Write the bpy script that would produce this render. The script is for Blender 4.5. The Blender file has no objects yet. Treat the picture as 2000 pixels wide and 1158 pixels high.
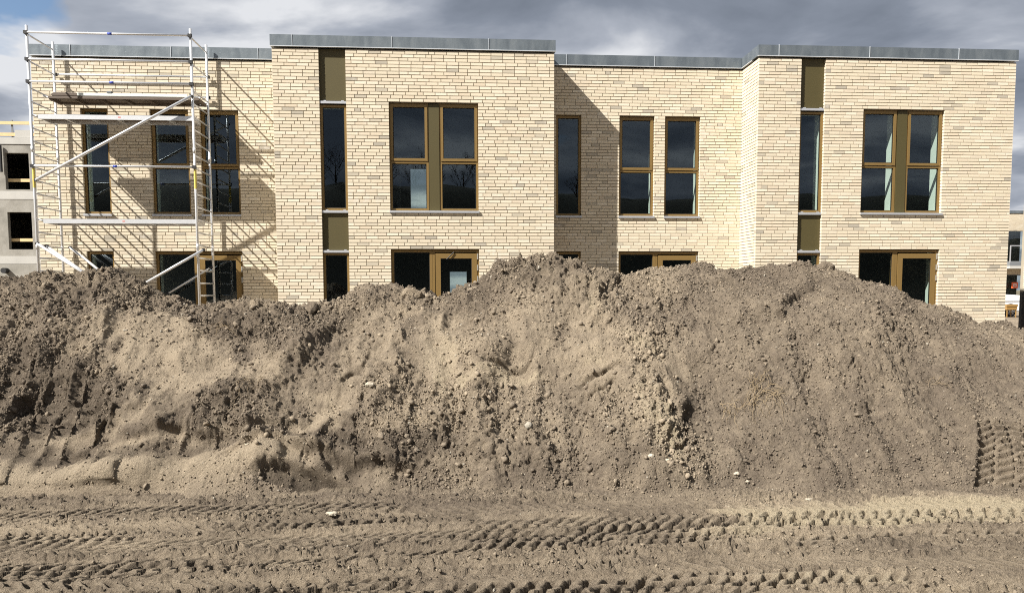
import bpy, bmesh, math, random
import numpy as np
from mathutils import Vector, Matrix

random.seed(7)
rng = np.random.default_rng(11)
scene = bpy.context.scene
COL = scene.collection

# ------------------------------------------------------------------ camera
CAM = (3.4757, -16.6235, 1.6006)
YAW, PITCH, ROLL = 0.078478, 0.079799, -0.003348
cam_data = bpy.data.cameras.new('camera')
cam = bpy.data.objects.new('camera', cam_data)
COL.objects.link(cam)
cam_data.sensor_fit = 'HORIZONTAL'
cam_data.sensor_width = 36.0
cam_data.lens = 1556.07 / 2000 * 36.0
cam_data.shift_y = 112.3 / 2000
cam_data.clip_start = 0.05
cam_data.clip_end = 3000
cam.matrix_world = (Matrix.Translation(CAM) @ Matrix.Rotation(-YAW, 4, 'Z')
                    @ Matrix.Rotation(math.pi / 2 - PITCH, 4, 'X') @ Matrix.Rotation(ROLL, 4, 'Z'))
scene.camera = cam

# ------------------------------------------------------------------ sun and sky
SX, SZ = 1.596, 1.687                      # the light travels (SX, 1, -SZ)
to_sun = Vector((-SX, -1.0, SZ)).normalized()
sun_el = math.asin(to_sun.z)
sun_az = math.atan2(to_sun.x, to_sun.y)
sd = bpy.data.lights.new('sun', 'SUN')
sd.energy = 5.0
sd.angle = math.radians(0.53)
sd.color = (1.0, 0.955, 0.885)
sun = bpy.data.objects.new('sun', sd)
COL.objects.link(sun)
sun.rotation_euler = to_sun.to_track_quat('Z', 'Y').to_euler()
sun.location = (0, -30, 40)

world = bpy.data.worlds.new('World')
scene.world = world
world.use_nodes = True
nt = world.node_tree
nt.nodes.clear()
def N(t, typ, **kw):
    n = t.nodes.new(typ)
    for k, v in kw.items():
        setattr(n, k, v)
    return n
def setin(n, **kw):
    for k, v in kw.items():
        n.inputs[k.replace('_', ' ')].default_value = v
sky = N(nt, 'ShaderNodeTexSky', sky_type='NISHITA', sun_disc=False)
sky.sun_elevation = sun_el
sky.sun_rotation = sun_az % (2 * math.pi)
sky.air_density = 1.0; sky.dust_density = 0.6; sky.ozone_density = 1.6
tc = N(nt, 'ShaderNodeTexCoord')
sep = N(nt, 'ShaderNodeSeparateXYZ'); nt.links.new(tc.outputs['Generated'], sep.inputs[0])
zc = N(nt, 'ShaderNodeMath', operation='MAXIMUM'); nt.links.new(sep.outputs['Z'], zc.inputs[0]); zc.inputs[1].default_value = 0.0
za = N(nt, 'ShaderNodeMath', operation='ADD'); nt.links.new(zc.outputs[0], za.inputs[0]); za.inputs[1].default_value = 0.16
dv = N(nt, 'ShaderNodeVectorMath', operation='DIVIDE')
cz3 = N(nt, 'ShaderNodeCombineXYZ')
for i in range(3):
    nt.links.new(za.outputs[0], cz3.inputs[i])
nt.links.new(tc.outputs['Generated'], dv.inputs[0]); nt.links.new(cz3.outputs[0], dv.inputs[1])
flat = N(nt, 'ShaderNodeVectorMath', operation='MULTIPLY'); nt.links.new(dv.outputs[0], flat.inputs[0]); flat.inputs[1].default_value = (1, 1, 0.35)
offs = N(nt, 'ShaderNodeVectorMath', operation='ADD'); nt.links.new(flat.outputs[0], offs.inputs[0]); offs.inputs[1].default_value = (9.3, 6.6, 0.0)
def wnoise(scale, detail, rough, vec, dist=0.0):
    n = N(nt, 'ShaderNodeTexNoise'); nt.links.new(vec, n.inputs['Vector'])
    n.inputs['Scale'].default_value = scale; n.inputs['Detail'].default_value = detail
    n.inputs['Roughness'].default_value = rough; n.inputs['Distortion'].default_value = dist
    return n.outputs['Fac']
def ramp(t, fac, stops):
    r = N(t, 'ShaderNodeValToRGB'); t.links.new(fac, r.inputs[0])
    el = r.color_ramp.elements
    while len(el) < len(stops):
        el.new(0.5)
    for e, (p, c) in zip(el, stops):
        e.position = p; e.color = c if len(c) == 4 else (*c, 1)
    return r.outputs['Color']
# cover: cloud everywhere except a blue gap low in the north-west
cover_n = wnoise(1.1, 6, 0.55, offs.outputs[0], 0.2)
gapdot = N(nt, 'ShaderNodeVectorMath', operation='DOT_PRODUCT')
nrm = N(nt, 'ShaderNodeVectorMath', operation='NORMALIZE'); nt.links.new(tc.outputs['Generated'], nrm.inputs[0])
nt.links.new(nrm.outputs[0], gapdot.inputs[0])
gapdot.inputs[1].default_value = Vector((-0.5210, 0.8065, 0.2796))
gap = N(nt, 'ShaderNodeMapRange', interpolation_type='SMOOTHSTEP'); nt.links.new(gapdot.outputs['Value'], gap.inputs[0])
gap.inputs[1].default_value = 0.984; gap.inputs[2].default_value = 0.996
gap.inputs[3].default_value = 0.0; gap.inputs[4].default_value = -0.42
cov = N(nt, 'ShaderNodeMath', operation='MULTIPLY_ADD'); nt.links.new(cover_n, cov.inputs[0]); cov.inputs[1].default_value = 1.5; nt.links.new(gap.outputs[0], cov.inputs[2])
puffdot = N(nt, 'ShaderNodeVectorMath', operation='DOT_PRODUCT'); nt.links.new(nrm.outputs[0], puffdot.inputs[0])
puffdot.inputs[1].default_value = Vector((-0.4505, 0.8676, 0.2103))
puff = N(nt, 'ShaderNodeMapRange', interpolation_type='SMOOTHSTEP'); nt.links.new(puffdot.outputs['Value'], puff.inputs[0])
puff.inputs[1].default_value = 0.9955; puff.inputs[2].default_value = 0.9997; puff.inputs[3].default_value = 0.0; puff.inputs[4].default_value = 0.34
cov2 = N(nt, 'ShaderNodeMath', operation='ADD'); nt.links.new(cov.outputs[0], cov2.inputs[0]); nt.links.new(puff.outputs[0], cov2.inputs[1])
cover = ramp(nt, cov2.outputs[0], [(0.38, (0, 0, 0)), (0.50, (1, 1, 1))])
shade_n = wnoise(1.75, 8, 0.5, offs.outputs[0], 0.35)
CL = 1.25
lit = N(nt, 'ShaderNodeMath', operation='MULTIPLY_ADD'); nt.links.new(puff.outputs[0], lit.inputs[0]); lit.inputs[1].default_value = 0.35; nt.links.new(shade_n, lit.inputs[2])
shade_n = lit.outputs[0]
cloud = ramp(nt, shade_n, [(0.28, (0.92*CL, 1.08*CL, 1.36*CL)), (0.42, (1.5*CL, 1.70*CL, 2.08*CL)), (0.53, (2.5*CL, 2.7*CL, 3.1*CL)), (0.64, (4.6*CL, 4.7*CL, 4.9*CL))])
mx = N(nt, 'ShaderNodeMix', data_type='RGBA'); nt.links.new(cover, mx.inputs[0])
nt.links.new(sky.outputs[0], mx.inputs[6]); nt.links.new(cloud, mx.inputs[7])
bg = N(nt, 'ShaderNodeBackground'); nt.links.new(mx.outputs[2], bg.inputs[0]); bg.inputs[1].default_value = 0.062
wo = N(nt, 'ShaderNodeOutputWorld'); nt.links.new(bg.outputs[0], wo.inputs[0])

scene.view_settings.view_transform = 'Standard'
scene.view_settings.look = 'None'
scene.view_settings.exposure = 1.12
scene.view_settings.gamma = 1.0
scene.view_settings.use_curve_mapping = False
scene.render.engine = 'CYCLES'
scene.cycles.max_bounces = 8
scene.cycles.transparent_max_bounces = 12
scene.cycles.use_denoising = False
scene.cycles.filter_width = 1.05

# ------------------------------------------------------------------ helpers
def tag(o, label=None, cat=None, group=None, kind=None):
    if label: o['label'] = label
    if cat: o['category'] = cat
    if group: o['group'] = group
    if kind: o['kind'] = kind
    return o
def empty(name, loc=(0, 0, 0)):
    o = bpy.data.objects.new(name, None); COL.objects.link(o); o.location = loc
    return o
class MB:
    def __init__(s):
        s.v = []; s.f = []
    def box(s, x0, x1, y0, y1, z0, z1):
        b = len(s.v)
        s.v += [(x0, y0, z0), (x1, y0, z0), (x1, y1, z0), (x0, y1, z0), (x0, y0, z1), (x1, y0, z1), (x1, y1, z1), (x0, y1, z1)]
        s.f += [(b, b+3, b+2, b+1), (b+4, b+5, b+6, b+7), (b, b+1, b+5, b+4), (b+1, b+2, b+6, b+5), (b+2, b+3, b+7, b+6), (b+3, b, b+4, b+7)]
        return s
    def frame(s, x0, x1, z0, z1, w, y0, y1, wb=None, wt=None):
        wb = w if wb is None else wb; wt = w if wt is None else wt
        s.box(x0, x0+w, y0, y1, z0, z1); s.box(x1-w, x1, y0, y1, z0, z1)
        s.box(x0+w, x1-w, y0, y1, z0, z0+wb); s.box(x0+w, x1-w, y0, y1, z1-wt, z1)
        return s
    def tube(s, p0, p1, r0, r1=None, n=10, cap=True):
        r1 = r0 if r1 is None else r1
        p0 = Vector(p0); p1 = Vector(p1); d = (p1-p0).normalized()
        a = d.orthogonal().normalized(); c = d.cross(a)
        b = len(s.v)
        for p, r in ((p0, r0), (p1, r1)):
            for i in range(n):
                t = 2*math.pi*i/n
                s.v.append(tuple(p + a*(r*math.cos(t)) + c*(r*math.sin(t))))
        for i in range(n):
            j = (i+1) % n
            s.f.append((b+i, b+j, b+n+j, b+n+i))
        if cap:
            s.f.append(tuple(b+i for i in reversed(range(n)))); s.f.append(tuple(b+n+i for i in range(n)))
        return s
    def quad(s, a, b_, c, d):
        b = len(s.v); s.v += [a, b_, c, d]; s.f.append((b, b+1, b+2, b+3)); return s
    def poly(s, pts, y0, y1):
        """extrude an x-z outline along y"""
        b = len(s.v); n = len(pts)
        s.v += [(x, y0, z) for x, z in pts] + [(x, y1, z) for x, z in pts]
        s.f.append(tuple(b+i for i in range(n))); s.f.append(tuple(b+n+i for i in reversed(range(n))))
        for i in range(n):
            j = (i+1) % n
            s.f.append((b+i, b+n+i, b+n+j, b+j))
        return s
    def mesh(s, name, mat):
        me = bpy.data.meshes.new(name); me.from_pydata(s.v, [], s.f); me.update()
        if mat: me.materials.append(mat)
        return me
    def build(s, name, mat, parent=None, smooth=False, bevel=0, loc=None):
        me = s.mesh(name, mat)
        if smooth:
            for p in me.polygons: p.use_smooth = len(p.vertices) == 4
        o = bpy.data.objects.new(name, me); COL.objects.link(o)
        if parent: o.parent = parent
        if loc: o.location = loc
        if bevel:
            m = o.modifiers.new('bevel', 'BEVEL'); m.width = bevel; m.segments = 1; m.limit_method = 'ANGLE'
        return o

# ------------------------------------------------------------------ materials
def newmat(name):
    m = bpy.data.materials.new(name); m.use_nodes = True
    t = m.node_tree; t.nodes.clear()
    out = N(t, 'ShaderNodeOutputMaterial'); p = N(t, 'ShaderNodeBsdfPrincipled')
    t.links.new(p.outputs[0], out.inputs[0])
    return m, t, p, out
def tnoise(t, scale, detail=4, rough=0.55, vec=None, dist=0.0):
    n = N(t, 'ShaderNodeTexNoise'); n.inputs['Scale'].default_value = scale
    n.inputs['Detail'].default_value = detail; n.inputs['Roughness'].default_value = rough; n.inputs['Distortion'].default_value = dist
    if vec is not None: t.links.new(vec, n.inputs['Vector'])
    return n.outputs['Fac']
def tmix(t, fac, a, b, mode='MIX'):
    m = N(t, 'ShaderNodeMix', data_type='RGBA', blend_type=mode)
    for i, v in ((0, fac), (6, a), (7, b)):
        if isinstance(v, (int, float)): m.inputs[i].default_value = v
        elif isinstance(v, tuple): m.inputs[i].default_value = (*v, 1) if len(v) == 3 else v
        else: t.links.new(v, m.inputs[i])
    return m.outputs[2]
def tmath(t, op, a, b=None, clamp=False):
    m = N(t, 'ShaderNodeMath', operation=op, use_clamp=clamp)
    for i, v in enumerate((a, b)):
        if v is None: continue
        if isinstance(v, (int, float)): m.inputs[i].default_value = v
        else: t.links.new(v, m.inputs[i])
    return m.outputs[0]
def objco(t):
    g = N(t, 'ShaderNodeNewGeometry')
    return g.outputs['Position']
def bump(t, p, height, strength=0.3, dist=0.01):
    b = N(t, 'ShaderNodeBump'); b.inputs['Strength'].default_value = strength; b.inputs['Distance'].default_value = dist
    t.links.new(height, b.inputs['Height']); t.links.new(b.outputs[0], p.inputs['Normal'])
def simple(name, col, rough=0.5, metal=0.0, var=0.12, vscale=6.0, bumps=0.0, bscale=60):
    m, t, p, o = newmat(name)
    pos = objco(t)
    n = tnoise(t, vscale, 5, 0.6, pos)
    c = tmix(t, n, tuple(v*(1-var) for v in col), tuple(min(1, v*(1+var)) for v in col))
    t.links.new(c, p.inputs['Base Color'])
    p.inputs['Roughness'].default_value = rough; p.inputs['Metallic'].default_value = metal
    if bumps: bump(t, p, tnoise(t, bscale, 4, 0.6, pos), bumps, 0.004)
    return m

def brick_mat(name, rnd_source, dark=False):
    m, t, p, o = newmat(name)
    pos = objco(t)
    if rnd_source == 'island':
        g = N(t, 'ShaderNodeNewGeometry'); r = g.outputs['Random Per Island']
    else:
        g = N(t, 'ShaderNodeObjectInfo'); r = g.outputs['Random']
    if dark:
        c = ramp(t, r, [(0, (0.035, 0.03, 0.03)), (0.6, (0.05, 0.042, 0.04)), (1, (0.075, 0.06, 0.055))])
    else:
        c = ramp(t, r, [(0.0, (0.66, 0.58, 0.43)), (0.2, (0.60, 0.53, 0.395)), (0.4, (0.69, 0.61, 0.465)), (0.55, (0.635, 0.55, 0.41)),
                        (0.70, (0.72, 0.655, 0.52)), (0.86, (0.595, 0.505, 0.37)), (0.935, (0.62, 0.545, 0.42)), (0.955, (0.47, 0.42, 0.32)), (1.0, (0.34, 0.31, 0.25))])
        c = tmix(t, 0.15, c, (0.64, 0.59, 0.50))
        wall = tnoise(t, 0.75, 4, 0.6, pos)
        wf = N(t, 'ShaderNodeMapRange'); t.links.new(wall, wf.inputs[0]); wf.inputs[1].default_value = 0.54; wf.inputs[2].default_value = 0.72
        blot = tnoise(t, 9.0, 5, 0.7, pos)
        bf = N(t, 'ShaderNodeMapRange'); t.links.new(blot, bf.inputs[0]); bf.inputs[1].default_value = 0.48; bf.inputs[2].default_value = 0.62
        eff = tmath(t, 'MULTIPLY', tmath(t, 'MULTIPLY', wf.outputs[0], bf.outputs[0]), 0.85)
        c = tmix(t, eff, c, (0.74, 0.70, 0.63))          # lime bloom on new brickwork
        tone = tnoise(t, 0.5, 2, 0.5, pos)
        c = tmix(t, tone, tmix(t, 1.0, c, (0.93, 0.92, 0.92), 'MULTIPLY'), c)
    sp = tnoise(t, 42, 5, 0.7, pos)
    c = tmix(t, 0.30, c, tmix(t, sp, (0.45, 0.42, 0.38), (1.0, 1.0, 1.0)), 'MULTIPLY')
    t.links.new(c, p.inputs['Base Color'])
    p.inputs['Roughness'].default_value = 0.9
    bump(t, p, tnoise(t, 90, 4, 0.7, pos), 0.5, 0.003)
    return m
M = {}
M['brick_island'] = brick_mat('brick_cream', 'island')
M['brick_object'] = brick_mat('brick_cream_single', 'object')
M['brick_dark'] = brick_mat('brick_dark', 'island', True)
M['mortar'] = simple('mortar', (0.33, 0.29, 0.22), 0.95, 0, 0.2, 3.0, 0.5, 120)
M['mortar_dark'] = simple('mortar_dark', (0.10, 0.09, 0.08), 0.95, 0, 0.2, 3.0)
M['frame'] = simple('window_frame_paint', (0.225, 0.145, 0.050), 0.42, 0.35, 0.08, 30)
M['panel'] = simple('olive_panel', (0.072, 0.058, 0.020), 0.55, 0.2, 0.05, 3)
M['gasket'] = simple('black_gasket', (0.012, 0.011, 0.010), 0.6)
M['sill'] = simple('sill_aluminium', (0.55, 0.56, 0.58), 0.4, 0.6, 0.1, 12)
M['hinge'] = simple('hinge_metal', (0.6, 0.58, 0.52), 0.35, 0.7)
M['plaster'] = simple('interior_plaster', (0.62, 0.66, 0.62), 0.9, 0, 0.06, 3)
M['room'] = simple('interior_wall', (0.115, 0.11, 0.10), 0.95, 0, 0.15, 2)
M['roof'] = simple('roof_felt', (0.05, 0.05, 0.05), 0.9)
M['alu'] = simple('scaffold_aluminium', (0.66, 0.67, 0.68), 0.40, 0.55, 0.12, 25, 0.15, 150)
M['deck'] = simple('platform_plywood', (0.10, 0.075, 0.055), 0.7, 0, 0.25, 12)
M['blue'] = simple('blue_plastic', (0.02, 0.05, 0.35), 0.5)
M['yellow'] = simple('yellow_sticker', (0.55, 0.45, 0.10), 0.5)
M['redlabel'] = simple('red_label', (0.55, 0.26, 0.24), 0.5)
M['timber'] = simple('pine_timber', (0.62, 0.46, 0.24), 0.7, 0, 0.2, 8)
M['black'] = simple('black_rubber', (0.012, 0.012, 0.013), 0.65)
M['carpaint'] = simple('white_car_paint', (0.78, 0.79, 0.80), 0.25, 0, 0.02)
M['hub'] = simple('wheel_silver', (0.6, 0.61, 0.62), 0.3, 0.6)
M['orange'] = simple('orange_sign', (0.75, 0.13, 0.04), 0.5)
M['white'] = simple('white_print', (0.8, 0.8, 0.78), 0.5)
M['ochre'] = simple('ochre_sheet', (0.27, 0.155, 0.045), 0.6)
M['greypanel'] = simple('grey_panel', (0.16, 0.17, 0.18), 0.6, 0, 0.1, 3)
M['bark'] = simple('bark', (0.06, 0.05, 0.04), 0.9)
M['bankgrass'] = simple('bank_turf', (0.018, 0.020, 0.012), 0.95, 0, 0.4, 0.6)

def concrete_mat():
    m, t, p, o = newmat('precast_concrete')
    pos = objco(t)
    a = tnoise(t, 0.9, 6, 0.65, pos); b = tnoise(t, 5, 6, 0.7, pos)
    c = ramp(t, a, [(0.3, (0.20, 0.19, 0.165)), (0.5, (0.29, 0.275, 0.24)), (0.7, (0.38, 0.365, 0.33))])
    c = tmix(t, 0.4, c, tmix(t, b, (0.55, 0.55, 0.55), (1, 1, 1)), 'MULTIPLY')
    t.links.new(c, p.inputs['Base Color']); p.inputs['Roughness'].default_value = 0.9
    bump(t, p, b, 0.4, 0.02)
    return m
M['concrete'] = concrete_mat()
M['concrete_pale'] = simple('pale_concrete', (0.43, 0.42, 0.39), 0.9, 0, 0.2, 1.2)

def zinc_mat():
    m, t, p, o = newmat('zinc_coping')
    pos = objco(t)
    mp = N(t, 'ShaderNodeMapping'); t.links.new(pos, mp.inputs[0]); mp.inputs['Scale'].default_value = (1.0, 1.0, 0.30)
    a = tnoise(t, 5.0, 4, 0.55, mp.outputs[0], 0.6)
    b = tnoise(t, 30, 4, 0.6, pos)
    c = ramp(t, a, [(0.34, (0.145, 0.170, 0.190)), (0.5, (0.180, 0.208, 0.228)), (0.66, (0.220, 0.248, 0.265))])
    c = tmix(t, 0.25, c, tmix(t, b, (0.6, 0.6, 0.6), (1, 1, 1)), 'MULTIPLY')
    t.links.new(c, p.inputs['Base Color'])
    p.inputs['Metallic'].default_value = 0.55; p.inputs['Roughness'].default_value = 0.42
    bump(t, p, tnoise(t, 3.5, 3, 0.5, pos), 0.25, 0.02)
    return m
M['zinc'] = zinc_mat()
M['zinc_edge'] = simple('zinc_edge', (0.62, 0.65, 0.68), 0.4, 0.3, 0.05)

def glass_mat():
    m, t, p, o = newmat('window_glass')
    t.nodes.remove(p)
    g = N(t, 'ShaderNodeNewGeometry'); dp = N(t, 'ShaderNodeVectorMath', operation='DOT_PRODUCT')
    t.links.new(g.outputs['Normal'], dp.inputs[0]); t.links.new(g.outputs['Incoming'], dp.inputs[1])
    c1 = tmath(t, 'SUBTRACT', 1.0, tmath(t, 'ABSOLUTE', dp.outputs['Value']))
    f2 = tmath(t, 'ADD', tmath(t, 'MULTIPLY', tmath(t, 'POWER', c1, 5.0), 0.90), 0.052, True)   # reflection of one face of coated glass
    tr = N(t, 'ShaderNodeBsdfTransparent'); tr.inputs[0].default_value = (0.84, 0.88, 0.86, 1)
    gl = N(t, 'ShaderNodeBsdfGlossy'); gl.inputs['Roughness'].default_value = 0.004; gl.inputs[0].default_value = (0.80, 0.90, 1.0, 1)
    pos = objco(t)
    b = N(t, 'ShaderNodeBump'); b.inputs['Strength'].default_value = 0.05; b.inputs['Distance'].default_value = 0.02
    t.links.new(tnoise(t, 0.8, 1, 0.4, pos), b.inputs['Height']); t.links.new(b.outputs[0], gl.inputs['Normal'])
    mxs = N(t, 'ShaderNodeMixShader'); t.links.new(f2, mxs.inputs[0]); t.links.new(tr.outputs[0], mxs.inputs[1]); t.links.new(gl.outputs[0], mxs.inputs[2])
    t.links.new(mxs.outputs[0], o.inputs[0])
    return m
M['glass'] = glass_mat()

def soil_mat(name, ground=False):
    m, t, p, o = newmat(name)
    pos = objco(t)
    def attr(n):
        a = N(t, 'ShaderNodeAttribute'); a.attribute_name = n; return a.outputs['Fac']
    sand = attr('sand'); wet_shade = attr('wet_shade')
    n1 = tnoise(t, 1.6, 5, 0.6, pos, 0.4); n2 = tnoise(t, 9, 6, 0.65, pos); n3 = tnoise(t, 55, 5, 0.7, pos); n4 = tnoise(t, 240, 3, 0.7, pos)
    dark = tmix(t, n2, (0.130, 0.104, 0.079), (0.240, 0.195, 0.149))
    pale = tmix(t, n2, (0.305, 0.246, 0.178), (0.435, 0.360, 0.265))
    f = tmath(t, 'ADD', sand, tmath(t, 'MULTIPLY', tmath(t, 'SUBTRACT', n1, 0.5), 0.7))
    f = tmath(t, 'ADD', f, tmath(t, 'MULTIPLY', tmath(t, 'SUBTRACT', n2, 0.5), 1.1), True)
    c = tmix(t, f, dark, pale)
    c = tmix(t, tmath(t, 'MULTIPLY', wet_shade, 0.85, True), c, (0.076, 0.061, 0.046))  # damp soil and painted shade share this dark tone
    c = tmix(t, tmath(t, 'MULTIPLY', tmath(t, 'SUBTRACT', sand, 0.92), 2.6, True), c, (0.46, 0.39, 0.275))
    grain = tmix(t, n3, (0.45, 0.45, 0.46), (1.40, 1.38, 1.34))
    c = tmix(t, 0.75, c, grain, 'MULTIPLY')
    g4 = tmix(t, n4, (0.55, 0.55, 0.55), (1.40, 1.40, 1.38))
    c = tmix(t, 0.6, c, g4, 'MULTIPLY')
    v = N(t, 'ShaderNodeTexVoronoi'); v.inputs['Scale'].default_value = 60; t.links.new(pos, v.inputs['Vector'])
    vr = N(t, 'ShaderNodeSeparateColor'); t.links.new(v.outputs['Color'], vr.inputs[0])
    pick = tmath(t, 'GREATER_THAN', vr.outputs[0], 0.975)
    near = tmath(t, 'LESS_THAN', v.outputs['Distance'], tmath(t, 'MULTIPLY', vr.outputs[1], 0.4))
    c = tmix(t, tmath(t, 'MULTIPLY', tmath(t, 'MULTIPLY', pick, near), 0.8), c, (0.42, 0.37, 0.29))
    t.links.new(c, p.inputs['Base Color'])
    p.inputs['Roughness'].default_value = 0.95
    p.inputs['Specular IOR Level'].default_value = 0.15
    h = tmath(t, 'ADD', tmath(t, 'MULTIPLY', n3, 1.0), tmath(t, 'MULTIPLY', n4, 0.45))
    bump(t, p, h, 1.0, 0.035)
    return m
M['soil'] = soil_mat('soil')

def clod_mat():
    m, t, p, o = newmat('soil_clod')
    g = N(t, 'ShaderNodeNewGeometry'); r = g.outputs['Random Per Island']; pos = g.outputs['Position']
    a = N(t, 'ShaderNodeAttribute'); a.attribute_name = 'sand'
    n2 = tnoise(t, 60, 5, 0.65, pos)
    dark = tmix(t, n2, (0.130, 0.104, 0.079), (0.245, 0.200, 0.152))
    pale = tmix(t, n2, (0.305, 0.246, 0.178), (0.450, 0.372, 0.272))
    f = tmath(t, 'ADD', a.outputs['Fac'], tmath(t, 'MULTIPLY', tmath(t, 'SUBTRACT', r, 0.5), 0.9), True)
    c = tmix(t, f, dark, pale)
    c = tmix(t, tmath(t, 'GREATER_THAN', r, 0.988), c, (0.42, 0.38, 0.31))
    t.links.new(c, p.inputs['Base Color']); p.inputs['Roughness'].default_value = 0.95
    p.inputs['Specular IOR Level'].default_value = 0.15
    bump(t, p, tnoise(t, 110, 4, 0.7, pos), 1.0, 0.02)
    return m
M['clod'] = clod_mat()
M['stone'] = simple('pale_stone', (0.40, 0.35, 0.27), 0.85, 0, 0.2, 30, 0.8, 60)
M['root'] = simple('dry_root', (0.20, 0.15, 0.09), 0.9, 0, 0.3, 40)
M['root_pale'] = simple('dry_straw', (0.29, 0.22, 0.13), 0.9, 0, 0.3, 40)

# TERRAIN BEGIN
def _hash(ix, iy, seed):
    h = (ix.astype(np.int64) * 374761393 + iy.astype(np.int64) * 668265263 + seed * 1442695041) & 0xFFFFFFFF
    h = ((h ^ (h >> 13)) * 1274126177) & 0xFFFFFFFF
    h = h ^ (h >> 16)
    return (h & 0xFFFFFF).astype(np.float32) / np.float32(0xFFFFFF)
def vnoise(x, y, seed=0):
    ix = np.floor(x); iy = np.floor(y); fx = (x-ix).astype(np.float32); fy = (y-iy).astype(np.float32)
    ix = ix.astype(np.int64); iy = iy.astype(np.int64)
    ux = fx*fx*(3-2*fx); uy = fy*fy*(3-2*fy)
    a = _hash(ix, iy, seed); b = _hash(ix+1, iy, seed); c = _hash(ix, iy+1, seed); d = _hash(ix+1, iy+1, seed)
    return (a + (b-a)*ux)*(1-uy) + (c + (d-c)*ux)*uy
def fbm(x, y, scale, octaves=4, gain=0.5, seed=0):
    """about -1..1, feature size = scale metres"""
    f = 1.0/scale; amp = 1.0; s = 0.0; tot = 0.0
    for o in range(octaves):
        s = s + amp*(vnoise((x*0.8+y*0.6)*f+o*17.3, (y*0.8-x*0.6)*f-o*9.1, seed+o)*2-1); tot += amp
        f *= 2.03; amp *= gain
    return s/tot*1.6
def worley(x, y, scale, seed=0):
    """distance to the nearest cell point (0..~1) and that cell's random number"""
    X = x/scale; Y = y/scale
    ix = np.floor(X).astype(np.int64); iy = np.floor(Y).astype(np.int64)
    best = np.full(X.shape, 9.0, np.float32); rid = np.zeros(X.shape, np.float32)
    for dx in (-1, 0, 1):
        for dy in (-1, 0, 1):
            cx = ix+dx; cy = iy+dy
            px = cx + 0.15+0.7*_hash(cx, cy, seed); py = cy + 0.15+0.7*_hash(cx, cy, seed+77)
            r = _hash(cx, cy, seed+191)
            d = ((X-px)**2 + (Y-py)**2).astype(np.float32)
            k = d < best
            best = np.where(k, d, best); rid = np.where(k, r, rid)
    return np.sqrt(best), rid
def clodbump(x, y, scale, seed=0, power=1.0):
    wx = x + 0.25*scale*fbm(x, y, scale*0.7, 2, 0.5, seed+5); wy = y + 0.25*scale*fbm(x, y, scale*0.7, 2, 0.5, seed+9)
    d, r = worley(wx, wy, scale, seed)
    return np.clip(1-(d/0.72)**2, 0, 1)**0.6*(0.25+0.75*r**power)
def facet(x, y, scale, seed=0, tilt=1.0, warp=0.30):
    """broken blocks: every cell a tilted facet of its own height, about -0.5..0.5 of scale"""
    wx = x + warp*scale*fbm(x, y, scale*0.6, 2, 0.6, seed+5); wy = y + warp*scale*fbm(x, y, scale*0.6, 2, 0.6, seed+9)
    X = wx/scale; Y = wy/scale
    ix = np.floor(X).astype(np.int64); iy = np.floor(Y).astype(np.int64)
    best = np.full(X.shape, 9.0, np.float32); h = np.zeros(X.shape, np.float32)
    for dx in (-1, 0, 1):
        for dy in (-1, 0, 1):
            cx = ix+dx; cy = iy+dy
            ax = X-(cx+0.1+0.8*_hash(cx, cy, seed)); ay = Y-(cy+0.1+0.8*_hash(cx, cy, seed+77))
            d = (ax*ax+ay*ay).astype(np.float32)
            r = _hash(cx, cy, seed+191); tx = _hash(cx, cy, seed+203)-.5; ty = _hash(cx, cy, seed+211)-.5
            hh = (r**2-.33)*0.9+tilt*(ax*tx*2+ay*ty*2)-0.5*d
            k = d < best
            best = np.where(k, d, best); h = np.where(k, hh, h)
    return h*scale
def sstep(a, b, x):
    t = np.clip((x-a)/(b-a), 0, 1); return t*t*(3-2*t)
CREST = [(-9, 0.0), (-6, .9), (-4, 1.5), (-2.5, 1.75), (-1.07, 1.809), (-0.87, 1.798), (-0.7, 1.808), (-0.47, 1.824), (-0.32, 1.86), (-0.17, 1.886), (-0.01, 1.87), (0.14, 1.818), (0.29, 1.765), (0.44, 1.712), (0.59, 1.649), (0.74, 1.595), (0.95, 1.526), (1.15, 1.498), (1.36, 1.486), (1.57, 1.486), (1.7, 1.48), (1.89, 1.463), (2.02, 1.47), (2.12, 1.45), (2.25, 1.415), (2.41, 1.43), (2.52, 1.508), (2.6, 1.551), (2.71, 1.534), (2.84, 1.561), (3.06, 1.576), (3.22, 1.57), (3.33, 1.516), (3.44, 1.504), (3.52, 1.558), (3.6, 1.607), (3.77, 1.693), (3.85, 1.747), (3.93, 1.845), (4.01, 1.921), (4.15, 1.948), (4.31, 1.975), (4.48, 1.975), (4.59, 1.981), (4.64, 1.964), (4.76, 1.948), (4.87, 1.942), (4.98, 1.91), (5.15, 1.811), (5.26, 1.717), (5.34, 1.739), (5.54, 1.799), (5.76, 1.815), (6.05, 1.821), (6.22, 1.843), (6.39, 1.831), (6.56, 1.814), (6.64, 1.82), (6.79, 1.797), (6.96, 1.814), (7.19, 1.842), (7.37, 1.869), (7.48, 1.836), (7.54, 1.88), (7.63, 1.892), (7.77, 1.852), (7.92, 1.768), (8.07, 1.739), (8.25, 1.671), (8.43, 1.591), (8.61, 1.568), (8.73, 1.51), (8.91, 1.493), (9.03, 1.423), (9.16, 1.366), (9.25, 1.279), (9.33, 1.209), (9.47, 1.208), (9.65, 1.219), (9.74, 1.247), (9.95, 1.205), (11, 1.2), (13, 0.9), (16, 0.0)]
CX = np.array([c[0] for c in CREST]); CZ = np.array([c[1] for c in CREST])
CZ = CZ+np.where((CX > -4) & (CX < -.4), .035, 0)-np.where((CX > 4.1) & (CX < 5.0), .035, 0)
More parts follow.
